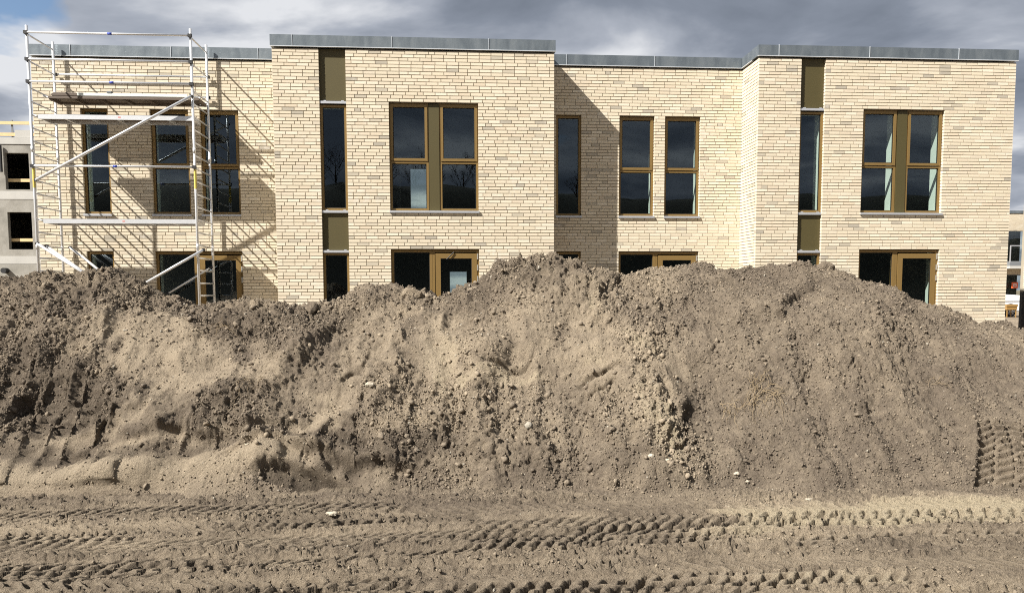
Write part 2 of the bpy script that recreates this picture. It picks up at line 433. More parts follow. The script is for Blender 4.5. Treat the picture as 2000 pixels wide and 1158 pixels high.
BASE = [(-9, -9.6), (-1, -9.95), (0.8, -10.1), (2.2, -10.25), (3.5, -10.2), (4.8, -10.42), (6, -10.5), (7.5, -10.75), (8.2, -10.85), (10, -10.9), (16, -10.9)]
BX = np.array([c[0] for c in BASE]); BY = np.array([c[1] for c in BASE])
YC = -8.1
def mound_base(x, y):
    yb = np.interp(x, BX, BY) + 0.05*np.sin(x*3.1) + 0.15*fbm(x, 0*x+3.3, .6, 4, .55, 71)
    H = np.interp(x, CX, CZ)
    # crest outline is only sharp at the crest; lower down it is smoothed
    Hs = (np.interp(x-0.3, CX, CZ)+np.interp(x, CX, CZ)+np.interp(x+0.3, CX, CZ)+np.interp(x-0.6, CX, CZ)+np.interp(x+0.6, CX, CZ))/5
    t = (y-yb)/(YC-yb)
    k = sstep(0.55, 1.0, t)
    H = Hs*(1-k)+H*k
    up = 1-np.clip(1-t, 0, 1)**1.32
    dn = 1-np.clip((y-YC)/2.7, 0, 1)**1.25
    h = np.where(t < 0, -0.04*sstep(0, 0.05, -t), np.where(t < 1, H*up, H*dn))
    return h, t
# TERRAIN END

# ------------------------------------------------------------------ terrain detail
def gauss(x, y, cx, cy, rx, ry, rot=0.0):
    c, s = math.cos(rot), math.sin(rot)
    u = (x-cx)*c+(y-cy)*s; v = -(x-cx)*s+(y-cy)*c
    return np.exp(-((u/rx)**2+(v/ry)**2))
def segd(x, y, pts):
    """signed distance to a polyline (positive on its left) and the position along it 0..1"""
    best = np.full(x.shape, 1e9); sg = np.zeros(x.shape); al = np.zeros(x.shape)
    pts = [np.array(p, float) for p in pts]
    L = [np.linalg.norm(pts[i+1]-pts[i]) for i in range(len(pts)-1)]; T = sum(L); acc = 0
    for i in range(len(pts)-1):
        a, b = pts[i], pts[i+1]; d = b-a
        t = np.clip(((x-a[0])*d[0]+(y-a[1])*d[1])/(L[i]**2), 0, 1)
        dx = x-(a[0]+t*d[0]); dy = y-(a[1]+t*d[1]); r = np.hypot(dx, dy)
        k = r < best
        best = np.where(k, r, best); sg = np.where(k, np.sign(d[0]*dy-d[1]*dx), sg); al = np.where(k, (acc+t*L[i])/T, al)
        acc += L[i]
    return best*sg, al, best

def mound_detail(x, y, t):
    """displacement along the surface normal, and the soil masks"""
    on = sstep(-0.06, 0.10, t)
    d = 0.10*fbm(x, y, 1.15, 3, 0.5, 3)*on + 0.055*fbm(x, y, 0.42, 3, 0.55, 8)*on
    spur = 1-np.abs(fbm(x*1.15+.25*fbm(x, y, .7, 2, .5, 12), y*.55, .62, 3, .5, 14)); d += on*0.11*(1-.75*sstep(5.2, 6.0, x))*(spur**2-.6)*np.clip(1.3-t, 0, 1)*np.clip(t*4, 0, 1)
    wx = x+0.10*fbm(x, y, 0.5, 3, 0.5, 21); wy = y+0.10*fbm(x, y, 0.5, 3, 0.5, 22)
    nz = fbm(x, y, 0.22, 4, 0.6, 33)
    def zone(cx, cy, rx, ry, rot=0.0, soft=0.16, ns=0.30):
        return sstep(0.40-soft, 0.40+soft, gauss(wx, wy, cx, cy, rx, ry, rot)+ns*nz*np.clip(2.5*gauss(x, y, cx, cy, rx*1.6, ry*1.6, rot), 0, 1))
    # where the surface is rubble, where smooth blown sand
    rough = np.clip(0.62+0.75*fbm(x, y, 0.7, 4, 0.6, 31), 0.12, 1)
    sand = np.clip(0.30+0.62*fbm(x, y, 0.6, 5, 0.7, 41), 0, 1)
    wet_shade = np.clip(0.55*fbm(x, y, 0.6, 5, 0.65, 43)-0.16, 0, 1)
    for cx, cy, rx, ry, rot, a in ((0.72, -8.75, .50, .36, .3, 1), (1.05, -9.05, .46, .36, 0, 1), (0.95, -9.42, .42, .24, .2, 1), (1.62, -9.15, .28, .22, 0, .8),
                              (2.22, -9.66, .30, .26, .5, 1.), (0.30, -9.66, .36, .055, .1, 1), (0.98, -9.80, .34, .05, -.1, 1), (3.9, -9.47, .55, .08, 0, .8), (2.5, -9.35, .16, .3, 0, .7),
                              (6.1, -9.3, .6, .3, .4, .75), (7.0, -8.95, .45, .3, 0, .7), (8.6, -9.3, .6, .3, 0, .8), (6.35, -9.95, .55, .16, 0, .8), (3.35, -9.1, .25, .4, 0, .7), (4.85, -8.9, .2, .5, 0, .4)):
        g = a*zone(cx, cy, rx, ry, rot)
        rough *= 1-0.70*g; wet_shade *= 1-g; sand = sand+(0.92-sand)*g*(0.85 if cx < 5 else 0.22)
    # the sand bench at the toe on the left, combed by wind
    bench = sstep(2.75, 1.9, x)*np.exp(-((y+10.02+0.03*np.sin(x*2.2))/0.13)**2)
    d += bench*(0.15+0.05*fbm(x, y, 0.5, 2, 0.5, 51))+bench*0.008*np.sin((x*5.0+y*1.5)*6)
    rough *= 1-0.80*np.clip(bench*1.2, 0, 1); bq = np.clip(bench*1.3, 0, 1)
    # --- colour zones
    yel = np.clip(gauss(wx, wy, 4.6, -9.3, .95, .9), 0, 1)
    band, _, bd = segd(wx, wy, [(5.0, -8.5), (5.08, -9.1), (5.22, -9.55), (5.32, -9.95), (5.35, -10.2)])
    bw = np.exp(-(bd/0.20)**2)
    ctop = zone(4.55, -8.35, .7, .3); wet_shade += .25*ctop; rough = np.clip(rough+.5*ctop, 0, 1)
    lc = zone(1.7, -8.45, .75, .28); wet_shade += .28*lc; rough = np.clip(rough+.5*lc, 0, 1); sand *= 1-.5*lc
    sand += 0.30*yel+0.45*bw+0.22*gauss(wx, wy, 3.2, -9.4, .8, .8)+0.2*gauss(wx, wy, 4.9, -10.0, .5, .25)
    rough = np.clip(rough+0.45*bw+0.35*gauss(wx, wy, 4.3, -9.95, .9, .22)+0.3*gauss(wx, wy, 3.1, -9.7, .5, .25), 0.05, 1)
    right = sstep(5.55, 6.1, wx)
    sand = sand*(1-0.55*right)+0.05*right
    rough = np.clip(rough*(1-0.30*right), .42*right, 1)
    # --- hollows, scarps and bulges
    f1 = zone(0.02, -9.33, .62, .36, -0.25)
    d -= 0.12*gauss(wx, wy, 0.02, -9.36, .45, .28, -0.2); rough = np.clip(rough+0.7*f1, 0, 1); wet_shade += 0.38*f1; sand *= 1-0.9*f1
    g = gauss(wx, wy, -0.15, -9.5, .10, .10); d -= 0.11*g; wet_shade += .4*g
    b2 = zone(1.42, -9.60, .66, .22); d += 0.10*gauss(wx, wy, 1.38, -9.55, .55, .2); wet_shade += 0.22*b2; rough = np.clip(rough+0.5*b2, 0, 1); sand *= 1-0.6*b2
    sd_, al, bd = segd(wx, wy, [(0.55, -9.66), (0.85, -9.74), (1.4, -9.80), (1.9, -9.80), (2.2, -9.7)])
    m = np.exp(-(bd/0.16)**2)*np.sin(np.pi*np.clip(al, 0, 1))**0.5
    d += 0.055*np.tanh(sd_/0.018)*m
    f7 = zone(2.70, -9.93, .95, .13); wet_shade += 0.38*f7; rough = np.clip(rough+0.5*f7, 0, 1); sand *= 1-0.8*f7
    sd_, al, bd = segd(wx, wy, [(1.6, -9.97), (2.2, -10.0), (2.8, -10.0), (3.3, -10.05)])
    m = np.exp(-(bd/0.13)**2)*np.sin(np.pi*np.clip(al, 0, 1))**0.5
    d += 0.075*np.tanh(sd_/0.014)*m
    pit = sstep(.25, .6, gauss(x, y, 2.28, -10.16, .42, .085)); d -= 0.11*pit; wet_shade += 0.9*pit; rough *= 1-0.9*pit; sand *= 1-pit
    # spoon-smooth bulge left by the bucket, cracked along its lower edge
    g = gauss(wx, wy, 3.98, -9.1, .34, .26); d += 0.075*g; rough *= 1-0.5*g
    for pts, dep, wdt in (([(3.86, -9.36), (4.0, -9.40), (4.18, -9.37), (4.24, -9.3)], .06, .016), ([(4.68, -9.52), (4.8, -9.46), (4.88, -9.45), (5.0, -9.46)], .07, .016),
                          ([(4.70, -9.66), (4.84, -9.64), (4.97, -9.58)], .08, .018), ([(2.42, -9.28), (2.6, -9.16), (2.66, -9.0)], .06, .02), ([(6.92, -8.75), (6.98, -8.9), (6.93, -9.05)], .05, .02)):
        _, al, bd = segd(wx, wy, pts)
        m = np.exp(-(bd/wdt)**2)*np.sin(np.pi*np.clip(al, .03, .97))**0.4
        d -= dep*m; wet_shade += 0.5*m  # cracks cut in and coloured darker along their length
    # right-hand scarps
    for pts, h, w in (([(5.66, -9.78), (5.56, -9.95), (5.48, -10.18)], .07, .10), ([(7.42, -8.22), (7.05, -8.7), (6.62, -9.05), (6.1, -9.25)], .10, .22),
                      ([(6.6, -8.2), (6.45, -8.45), (6.1, -8.62)], .06, .14), ([(8.4, -8.4), (8.1, -8.8), (8.2, -9.2)], .06, .18), ([(5.35, -8.15), (5.22, -8.5), (4.9, -8.7)], .07, .16),
                      ([(2.68, -8.2), (2.3, -8.5), (2.25, -8.9), (2.0, -9.2)], .09, .18), ([(1.2, -8.3), (1.9, -8.45), (2.2, -8.35)], .07, .14), ([(0.75, -9.2), (0.7, -9.45), (0.35, -9.62)], .06, .10),
                      ([(8.95, -8.3), (8.85, -8.6), (8.5, -9.0)], .06, .16)):
        sd_, al, bd = segd(wx, wy, pts)
        m = np.exp(-(bd/w)**2)*np.sin(np.pi*np.clip(al, 0.02, .98))**0.6
        sd_ = sd_+0.035*fbm(x, y, .12, 3, .6, 131); d += h*np.tanh(-sd_/0.045)*m*0.55; wet_shade += 0.20*np.exp(-(bd/(w*.5))**2)  # shade painted into the colour along each scarp
    wet_shade += 0.9*gauss(wx, wy, 5.58, -9.98, .09, .2)  # one scarp face coloured much darker
    # arc scraped by the bucket
    sd_, al, bd = segd(x, y, [(4.55, -9.85), (4.72, -10.08), (4.95, -10.24), (5.3, -10.36)])
    m = np.exp(-(bd/0.05)**2)*np.sin(np.pi*np.clip(al, 0, 1))**.4
    d += 0.022*np.tanh(sd_/0.01)*m
    below = sstep(0.0, -0.03, sd_)*np.exp(-(bd/0.16)**2); rough *= 1-0.5*below
    # crumbling steps that shed to the right and down
    saw = (x*0.75-y*0.66)/0.30+2.2*fbm(x, y, 0.8, 3, 0.5, 61)
    fr = saw-np.floor(saw); step = np.where(fr < 0.86, fr/0.86, (1-fr)/0.14)
    d += on*(step-0.5)*0.016*(.4+.6*sstep(1.2, 1.8, x))*np.clip(1.6*fbm(x, y, 0.55, 3, 0.5, 66)-0.35, 0, 1)
    saw = (x*0.35-y*0.94)/0.17+2.0*fbm(x, y, 0.5, 3, 0.5, 71)
    fr = saw-np.floor(saw); step = np.where(fr < 0.8, fr/0.8, (1-fr)/0.2)
    d += on*(step-0.5)*0.020*np.clip(1.6*fbm(x, y, 0.4, 3, 0.5, 76)-0.2, 0, 1)*rough
    sand = sand+(0.95-sand)*bq; wet_shade = wet_shade*(1-bq)
    # runnels down the slope
    d += on*0.016*fbm(x*3.2, y*0.7, 0.35, 3, 0.5, 81)*np.clip(1-abs(t-.55), 0, 1)
    # lumps of every size
    fine = on*rough
    blocky = np.clip(.45+1.1*fbm(x, y, .55, 3, .5, 91), 0, 1)
    d += fine*(0.17*facet(x, y, 0.20, 101, 1.0)*blocky+0.25*facet(x, y, 0.095, 102, 1.1)*np.clip(.3+blocky, 0, 1)+0.46*facet(x, y, 0.047, 103, 1.3)+0.58*facet(x, y, 0.026, 104, 1.3, .2))
    d += fine*0.020*clodbump(x, y, 0.075, 105, 3.0)
    d += on*(0.007*fbm(x, y, 0.07, 4, 0.65, 95)+0.0035*fbm(x, y, 0.022, 2, 0.6, 96))
    crest = sstep(0.82, 0.97, t)*sstep(1.25, 1.05, t)
    d += crest*(0.14*facet(x, y, 0.15, 111, 1.0)+0.22*facet(x, y, 0.06, 112, 1.0)+0.035*clodbump(x, y, 0.13, 113, 2.0)-0.008)
    wet_shade += 0.40*crest*np.clip(fbm(x, y, .5, 2, .5, 97)+.4, 0, 1)
    dk = sstep(3.2, 2.6, x)*np.exp(-((y+9.845+0.02*np.sin(x*2.2))/0.045)**2); wet_shade += .35*dk; d -= .03*dk; sand *= 1-.7*dk
    # wheel imprint pressed into the toe at the far right
    sd_, al, bd = segd(x, y, [(8.00, -10.16), (7.93, -10.30), (7.83, -10.45), (7.72, -10.60), (7.55, -10.78)])
    inside = sstep(0.0, 0.02, sd_)*sstep(1.3, 1.1, sd_)*sstep(-10.14, -10.22, y+.05*fbm(x, y, .2, 2, .5, 133))
    colm = sd_/0.135; cf = colm-np.floor(colm); cr = np.where(np.floor(colm) % 2 == 0, 0.0, 0.45)
    ph = y/0.056+cr+0.35*np.exp(-(sd_/.12)**2)*1.6
    fr = ph-np.floor(ph); bar = sstep(0.0, 0.22, fr)*sstep(0.70, 0.48, fr)*sstep(0.04, .12, cf)*sstep(.98, .90, cf)
    imp = -0.060-0.046*(1-bar)+0.006*fbm(x, y, .06, 3, .6, 99)
    d = d*(1-inside)+inside*imp
    edge = np.exp(-((sd_+0.02)/0.03)**2)*sstep(-10.6, -10.45, y)*sstep(-10.08, -10.2, y); d += 0.07*edge
    rough = rough*(1-.8*inside); wet_shade = wet_shade*(1-.5*inside)+.15*edge; sand = sand+(.45-sand)*inside*.7
    return d, np.clip(sand, 0, 1.2), np.clip(wet_shade, 0, 1), rough

# centre line of each tyre track, lateral rows of lugs, pitch, depth, lean of the lugs, duty, half width of a row
TRACKS = [
    (((-.6, -10.80), (0.25, -10.756), (0.70, -10.730), (1.15, -10.676), (2.02, -10.644), (3.17, -10.691)), (-.10, 0, .09), .100, .040, 1.0, .55, .042),
    (((-.6, -10.42), (0.08, -10.423), (0.46, -10.459), (0.99, -10.388), (1.5, -10.35)), (0,), .105, .022, -.5, .5, .055),
    (((0.84, -11.105), (1.42, -11.038), (2.10, -10.974)), (0,), .100, .030, -1.1, .5, .060),
    (((-.6, -11.33), (0.55, -11.303), (1.01, -11.268), (1.5, -11.24)), (-.09, 0, .08), .100, .036, .9, .52, .036),
    (((1.91, -11.178), (2.48, -11.134), (3.36, -10.998)), (-.05, .04), .100, .040, 1.0, .52, .042),
    (((-.6, -12.02), (0.93, -12.000), (1.27, -11.995), (1.61, -11.972), (2.33, -11.949), (3.07, -11.888), (3.86, -11.745), (4.69, -11.674), (5.6, -11.571)), (-.06, .04), .096, .052, 1.05, .55, .044),
    (((-.6, -11.86), (0.85, -11.860), (1.43, -11.850), (2.3, -11.84)), (-.04, .04), .100, .040, 1.0, .50, .036),
    (((0.6, -12.15), (1.5, -12.19), (2.57, -12.263), (2.9, -12.27)), (0,), .110, .030, -1.0, .5, .055),
    (((1.6, -12.40), (2.43, -12.383), (2.83, -12.366), (3.3, -12.30)), (-.05, .05), .100, .045, 1.2, .5, .045),
    (((3.15, -12.124), (3.83, -12.099), (4.44, -12.046), (5.09, -11.992), (5.9, -11.9)), (0,), .100, .042, .3, .5, .042),
    (((6.08, -10.869), (6.50, -10.847), (7.30, -10.843)), (0,), .095, .024, -.1, .5, .055),
    (((3.70, -11.861), (4.48, -11.850), (5.6, -11.80)), (0, .08), .110, .022, -1.2, .45, .036),
    (((5.2, -11.62), (6.0, -11.50), (7.2, -11.52)), (-.05, .05), .105, .022, -1.6, .45, .04),
    (((5.9, -12.08), (6.41, -11.963), (7.2, -12.08)), (0,), .100, .034, .6, .45, .036),
    (((5.8, -12.72), (6.20, -12.676), (6.9, -12.60)), (0,), .110, .040, .6, .5, .045),
    (((3.4, -12.45), (4.5, -12.42), (5.8, -12.30)), (-.05, .05), .105, .024, .8, .5, .04),
    (((-.6, -11.55), (1.2, -11.52), (2.6, -11.50), (4.2, -11.44)), (-.09, 0, .09), .098, .016, 1.3, .5, .042),
    (((2.9, -10.92), (4.2, -10.86), (5.6, -10.88)), (-.08, 0, .08), .100, .014, -1.0, .5, .04),
    (((3.6, -11.25), (5.0, -11.20), (7.0, -11.28), (8.6, -11.35)), (-.08, 0, .08), .100, .018, 1.2, .5, .04),
    (((0.8, -12.62), (2.2, -12.60), (3.6, -12.58), (4.6, -12.66)), (-.05, .05), .100, .036, 1.1, .5, .045),
    (((4.6, -12.20), (5.6, -12.22), (7.2, -12.35)), (-.05, .05), .100, .022, -1.1, .5, .045),
    (((4.2, -11.42), (5.6, -11.38), (7.2, -11.44), (9.0, -11.52)), (-.04, .04), .100, .030, 1.1, .5, .04),
    (((0.6, -12.36), (2.0, -12.40), (3.0, -12.46), (4.4, -12.52), (6.2, -12.50)), (-.05, .05), .098, .034, 1.0, .52, .045),
    (((2.4, -11.66), (4.0, -11.56), (5.4, -11.40), (6.4, -11.22)), (-.04, .04), .098, .032, 1.1, .5, .042),
    (((4.6, -11.05), (6.0, -11.03), (7.4, -11.08), (8.8, -11.16)), (-.04, .04), .100, .024, -.6, .5, .045),
    (((5.6, -11.80), (6.8, -11.74), (8.4, -11.84)), (-.05, .05), .100, .028, 1.0, .5, .04),
    (((-.6, -11.08), (0.9, -11.16), (2.4, -11.22), (3.2, -11.2)), (-.05, .05), .105, .022, -1.2, .45, .04)]
def ground_height(x, y):
    h = 0.022*fbm(x, y, 1.6, 3, 0.5, 201)+0.009*fbm(x, y, 0.35, 3, 0.5, 202)
    sand = np.clip(0.44+0.62*fbm(x*0.6, y*1.8, 0.9, 5, 0.6, 211), 0, 0.92)
    wet_shade = np.clip(.5*fbm(x*.5, y*1.6, .5, 4, .6, 311)-.16, 0, .4)
    pale = sstep(.25, .75, gauss(x, y, 7.0, -11.20, 2.1, .42, 0.03)+.34*fbm(x, y*1.5, .5, 4, .6, 213))
    sand = sand+(1.22-sand)*0.85*pale; wet_shade *= 1-pale
    ridge = np.zeros_like(x); floor_ = np.zeros_like(x); slot = np.zeros_like(x)
    for n_, (pts, rows, pit, dep, lean, duty, half) in enumerate(TRACKS):
        xs = [q[0] for q in pts]; yc = np.interp(x, xs, [q[1] for q in pts])+0.006*np.sin(x*9+n_)
        win = sstep(xs[0]-.1, xs[0]+.25, x)*sstep(xs[-1]+.1, xs[-1]-.35, x)
        worn = np.clip(1.35+0.75*fbm(x, y, 0.45, 3, 0.5, 231+n_), 0.25, 1.0)
        lo, hi = min(rows)-half, max(rows)+half
        t_ = y-yc
        ins = sstep(lo-.03, lo, t_)*sstep(hi+.03, hi, t_)*win
        floor_ = np.maximum(floor_, ins)
        ridge += win*0.013*(np.exp(-((t_-hi-.035)/.018)**2)+np.exp(-((t_-lo+.035)/.018)**2))*worn
        for k, off in enumerate(rows):
            u = t_-off
            ph = (x-lean*u)/pit+k*0.5+0.06*fbm(x, y, .12, 2, .5, 241)+n_*.37
            fr = ph-np.floor(ph); idn = vnoise(np.floor(ph)+.01, np.zeros_like(x)+k+n_*7, 9)
            hf = half*(1.0+.25*idn)+0.006*fbm(x, y, .04, 2, .5, 243)
            sl = sstep(0.02, 0.11, fr)*sstep(duty+.08, duty, fr)*sstep(hf, hf*.78, np.abs(u))*win*worn
            slot = np.maximum(slot, sl*(dep+.012)*(1.3+.8*idn))
    h = h*(1-.6*floor_)-0.008*floor_+ridge-slot
    cut = np.clip(slot/.02, 0, 1)
    wet_shade = np.clip(wet_shade+0.35*cut, 0, 1); sand = sand+.15*floor_*(1-cut)  # slots coloured darker: damp pressed soil plus painted shade for contrast
    rough = np.clip(0.98+0.8*fbm(x*.7, y*1.3, 0.5, 4, 0.55, 251), 0.30, 1.5)*(1-0.88*np.clip(floor_*1.2, 0, 1))
    h += rough*(0.26*facet(x*.45, y*1.35, 0.075, 301, 1.1)*np.clip(.5+fbm(x, y, .5, 2, .5, 309), 0, 1)+0.62*facet(x*.42, y*1.3, 0.040, 302, 1.3)+0.70*facet(x*.6, y*1.2, 0.023, 303, 1.3)+0.012*clodbump(x, y, 0.05, 304, 3.5))
    pn = fbm(x*.45, y*1.25, .035, 3, .6, 315); h -= 0.024*sstep(.20, .55, pn)*(1-.8*floor_)*np.clip(.6+fbm(x, y, .5, 2, .5, 317), 0, 1)
    h += 0.0035*fbm(x, y, 0.05, 3, 0.6, 305)*(1-.5*floor_)+0.006*fbm(x*0.35, y*2.2, 0.10, 3, 0.6, 306)*(1-.7*floor_)
    return h, np.clip(sand, 0, 1.3), wet_shade, rough

def nodes(segs):
    out = []
    for a, b, st in segs:
        n = max(1, int(round((b-a)/st)))
        out += list(np.linspace(a, b, n, endpoint=False))
    out.append(segs[-1][1])
    return np.array(out)
def grid_mesh(name, P, nx, ny, attrs, mat, smooth=True):
    idx = np.arange(nx*ny, dtype=np.int32).reshape(ny, nx)
    q = np.stack([idx[:-1, :-1], idx[:-1, 1:], idx[1:, 1:], idx[1:, :-1]], -1).reshape(-1, 4)
    me = bpy.data.meshes.new(name)
    me.vertices.add(nx*ny); me.vertices.foreach_set('co', P.astype(np.float32).ravel())
    me.loops.add(q.size); me.loops.foreach_set('vertex_index', q.ravel())
    me.polygons.add(len(q)); me.polygons.foreach_set('loop_start', np.arange(0, q.size, 4, dtype=np.int32))
    me.polygons.foreach_set('use_smooth', np.ones(len(q), bool))
    me.update(calc_edges=True)
    for k, v in attrs.items():
        a = me.attributes.new(k, 'FLOAT', 'POINT'); a.data.foreach_set('value', v.astype(np.float32).ravel())
    me.materials.append(mat)
    o = bpy.data.objects.new(name, me); COL.objects.link(o)
    return o

# the mound
mxs_ = nodes([(-9, -4, .12), (-4, -1.7, .05), (-1.7, 10.6, .0118), (10.6, 16, .1)])
mys_ = nodes([(-11.2, -10.9, .03), (-10.9, -10.1, .0078), (-10.1, -7.95, .0112), (-7.95, -7.6, .03), (-7.6, -5.2, .1)])
X, Y = np.meshgrid(mxs_, mys_)
hb, tt_ = mound_base(X, Y)
e = 0.03
hx = (mound_base(X+e, Y)[0]-mound_base(X-e, Y)[0])/(2*e); hy = (mound_base(X, Y+e)[0]-mound_base(X, Y-e)[0])/(2*e)
il = 1/np.sqrt(hx*hx+hy*hy+1)
dd, snd, wet_shade_, rgh = mound_detail(X, Y, tt_)
fadex = sstep(-0.02, 0.05, tt_)
PM = np.stack([X-hx*il*dd, Y-hy*il*dd, hb+il*dd], -1)
mound = grid_mesh('soil_mound', PM, len(mxs_), len(mys_), {'sand': snd, 'wet_shade': wet_shade_}, M['soil'])
tag(mound, 'long heap of grey-brown dug soil in front of the brick building', kind='structure')
NM = np.stack([-hx*il, -hy*il, il], -1)

# the ground, finely modelled where the tyre tracks run, one sheet out to the horizon
gxs = nodes([(-600, -60, 60), (-60, -6, 3), (-6, -1.0, .2), (-1.0, 9.2, .0072), (9.2, 14, .2), (14, 60, 3), (60, 600, 60)])
gys = nodes([(-600, -60, 60), (-60, -15, 3), (-15, -13.1, .2), (-13.1, -12.9, .02), (-12.9, -10.30, .0070), (-10.30, -9, .2), (-9, 60, 3), (60, 600, 60)])
X, Y = np.meshgrid(gxs, gys)
gh, gs, gw, gr = ground_height(X, Y)
far = np.maximum(np.abs(X-4), np.abs(Y+11.7))
gh = gh*sstep(9, 6, far)
uh, ut = mound_base(X, Y)
gh = gh-0.35*sstep(0.03, 0.14, ut)*sstep(-5.5, -6.2, Y)*(uh > .02)
ground = grid_mesh('ground', np.stack([X, Y, gh], -1), len(gxs), len(gys), {'sand': gs, 'wet_shade': gw}, M['soil'])
tag(ground, 'churned sandy soil with overlapping tractor tyre tracks', kind='structure')

# ------------------------------------------------------------------ loose clods
def ico():
    p = (1+5**.5)/2
    v = np.array([(-1, p, 0), (1, p, 0), (-1, -p, 0), (1, -p, 0), (0, -1, p), (0, 1, p), (0, -1, -p), (0, 1, -p), (p, 0, -1), (p, 0, 1), (-p, 0, -1), (-p, 0, 1)], float)
    v /= np.linalg.norm(v[0])
    f = np.array([(0, 11, 5), (0, 5, 1), (0, 1, 7), (0, 7, 10), (0, 10, 11), (1, 5, 9), (5, 11, 4), (11, 10, 2), (10, 7, 6), (7, 1, 8), (3, 9, 4), (3, 4, 2), (3, 2, 6), (3, 6, 8), (3, 8, 9), (4, 9, 5), (2, 4, 11), (6, 2, 10), (8, 6, 7), (9, 8, 1)])
    return v, f
IV, IF = ico()
OV_ = np.array([(1, 0, 0), (-1, 0, 0), (0, 1, 0), (0, -1, 0), (0, 0, 1), (0, 0, -1)], float)
OF_ = np.array([(0, 2, 4), (2, 1, 4), (1, 3, 4), (3, 0, 4), (2, 0, 5), (1, 2, 5), (3, 1, 5), (0, 3, 5)])
def clods(name, label, pos, nor, size, sand, mat, V=None, F=None):
    V = IV if V is None else V; F = IF if F is None else F; nv = len(V); nf = len(F)
    n = len(size)
    jit = 1+rng.uniform(-.38, .38, (n, nv, 1))
    v = V[None]*jit
    v = v*rng.uniform(.45, 1.3, (n, 1, 3))
    a = rng.uniform(0, 2*np.pi, (n, 3))
    c, s = np.cos(a), np.sin(a)
    Rz = np.zeros((n, 3, 3)); Rz[:, 0, 0] = c[:, 0]; Rz[:, 0, 1] = -s[:, 0]; Rz[:, 1, 0] = s[:, 0]; Rz[:, 1, 1] = c[:, 0]; Rz[:, 2, 2] = 1
    Rx = np.zeros((n, 3, 3)); Rx[:, 1, 1] = c[:, 1]; Rx[:, 1, 2] = -s[:, 1]; Rx[:, 2, 1] = s[:, 1]; Rx[:, 2, 2] = c[:, 1]; Rx[:, 0, 0] = 1
    v = np.einsum('nij,nkj->nki', Rz@Rx, v)*size[:, None, None]
    v = v+(pos+nor*size[:, None]*0.30)[:, None]
    f = F[None]+nv*np.arange(n)[:, None, None]
    me = bpy.data.meshes.new(name)
    me.vertices.add(n*nv); me.vertices.foreach_set('co', v.astype(np.float32).ravel())
    me.loops.add(n*nf*3); me.loops.foreach_set('vertex_index', f.astype(np.int32).ravel())
    me.polygons.add(n*nf); me.polygons.foreach_set('loop_start', np.arange(0, n*nf*3, 3, dtype=np.int32))
    me.update(calc_edges=True)
    at = me.attributes.new('sand', 'FLOAT', 'POINT'); at.data.foreach_set('value', np.repeat(sand, nv).astype(np.float32))
    me.materials.append(mat)
    o = bpy.data.objects.new(name, me); COL.objects.link(o)
    return tag(o, label, kind='stuff')
def sample_mound(n, wfun):
    iy = rng.integers(0, len(mys_), n*6); ix = rng.integers(0, len(mxs_), n*6)
    x = mxs_[ix]
    x = x+rng.uniform(-.006, .006, n*6)
    ok = (x > -1.9) & (x < 10.6) & (tt_[iy, ix] > -.02) & (tt_[iy, ix] < 1.06) & (mys_[iy] < -7.9)
    w = wfun(rgh[iy, ix], tt_[iy, ix], x, mys_[iy])
    ok &= rng.uniform(0, 1, n*6) < w
    iy, ix = iy[ok][:n], ix[ok][:n]
    return PM[iy, ix], NM[iy, ix], snd[iy, ix]
def mixw(r, t, x, y):
    patch = np.clip(0.45+0.9*fbm(x, y, 0.5, 3, 0.5, 401), 0.05, 1)
    return np.clip(r**1.5*patch+0.08+0.20*(t > .9)+.12*(x > 5.6), 0, 1)
p, nn, sa = sample_mound(62000, mixw)
sz = 0.0045+0.0085*rng.uniform(0, 1, len(p))**1.8
clods('soil_crumbs', 'small crumbs of loose earth over the heap', p, nn, sz, sa+rng.normal(0, .12, len(p)), M['clod'], OV_, OF_)
p, nn, sa = sample_mound(3200, mixw)
sz = (0.011+0.020*rng.uniform(0, 1, len(p))**3.5)*np.where(p[:, 0] > 5.6, .72, 1)
clods('soil_clods', 'larger clods of earth and grit on the heap', p, nn, sz, sa, M['clod'])
n = 26000
ix = rng.integers(0, len(gxs), n*3); iy = rng.integers(0, len(gys), n*3)
ok = (gxs[ix] > -1) & (gxs[ix] < 9.2) & (gys[iy] > -13.1) & (gys[iy] < -10.4) & (rng.uniform(0, 1, n*3) < gr[iy, ix]*np.clip(.5+fbm(gxs[ix], gys[iy], .5, 2, .5, 411), .1, 1))
ix, iy = ix[ok][:n], iy[ok][:n]
p = np.stack([gxs[ix], gys[iy], gh[iy, ix]], -1); nn = np.tile(np.array([0, 0, 1.0]), (len(p), 1))
sz = 0.0030+0.012*rng.uniform(0, 1, len(p))**3.5
clods('track_crumbs', 'crumbs of soil scattered over the tyre tracks', p, nn, sz, gs[iy, ix], M['clod'], OV_, OF_)

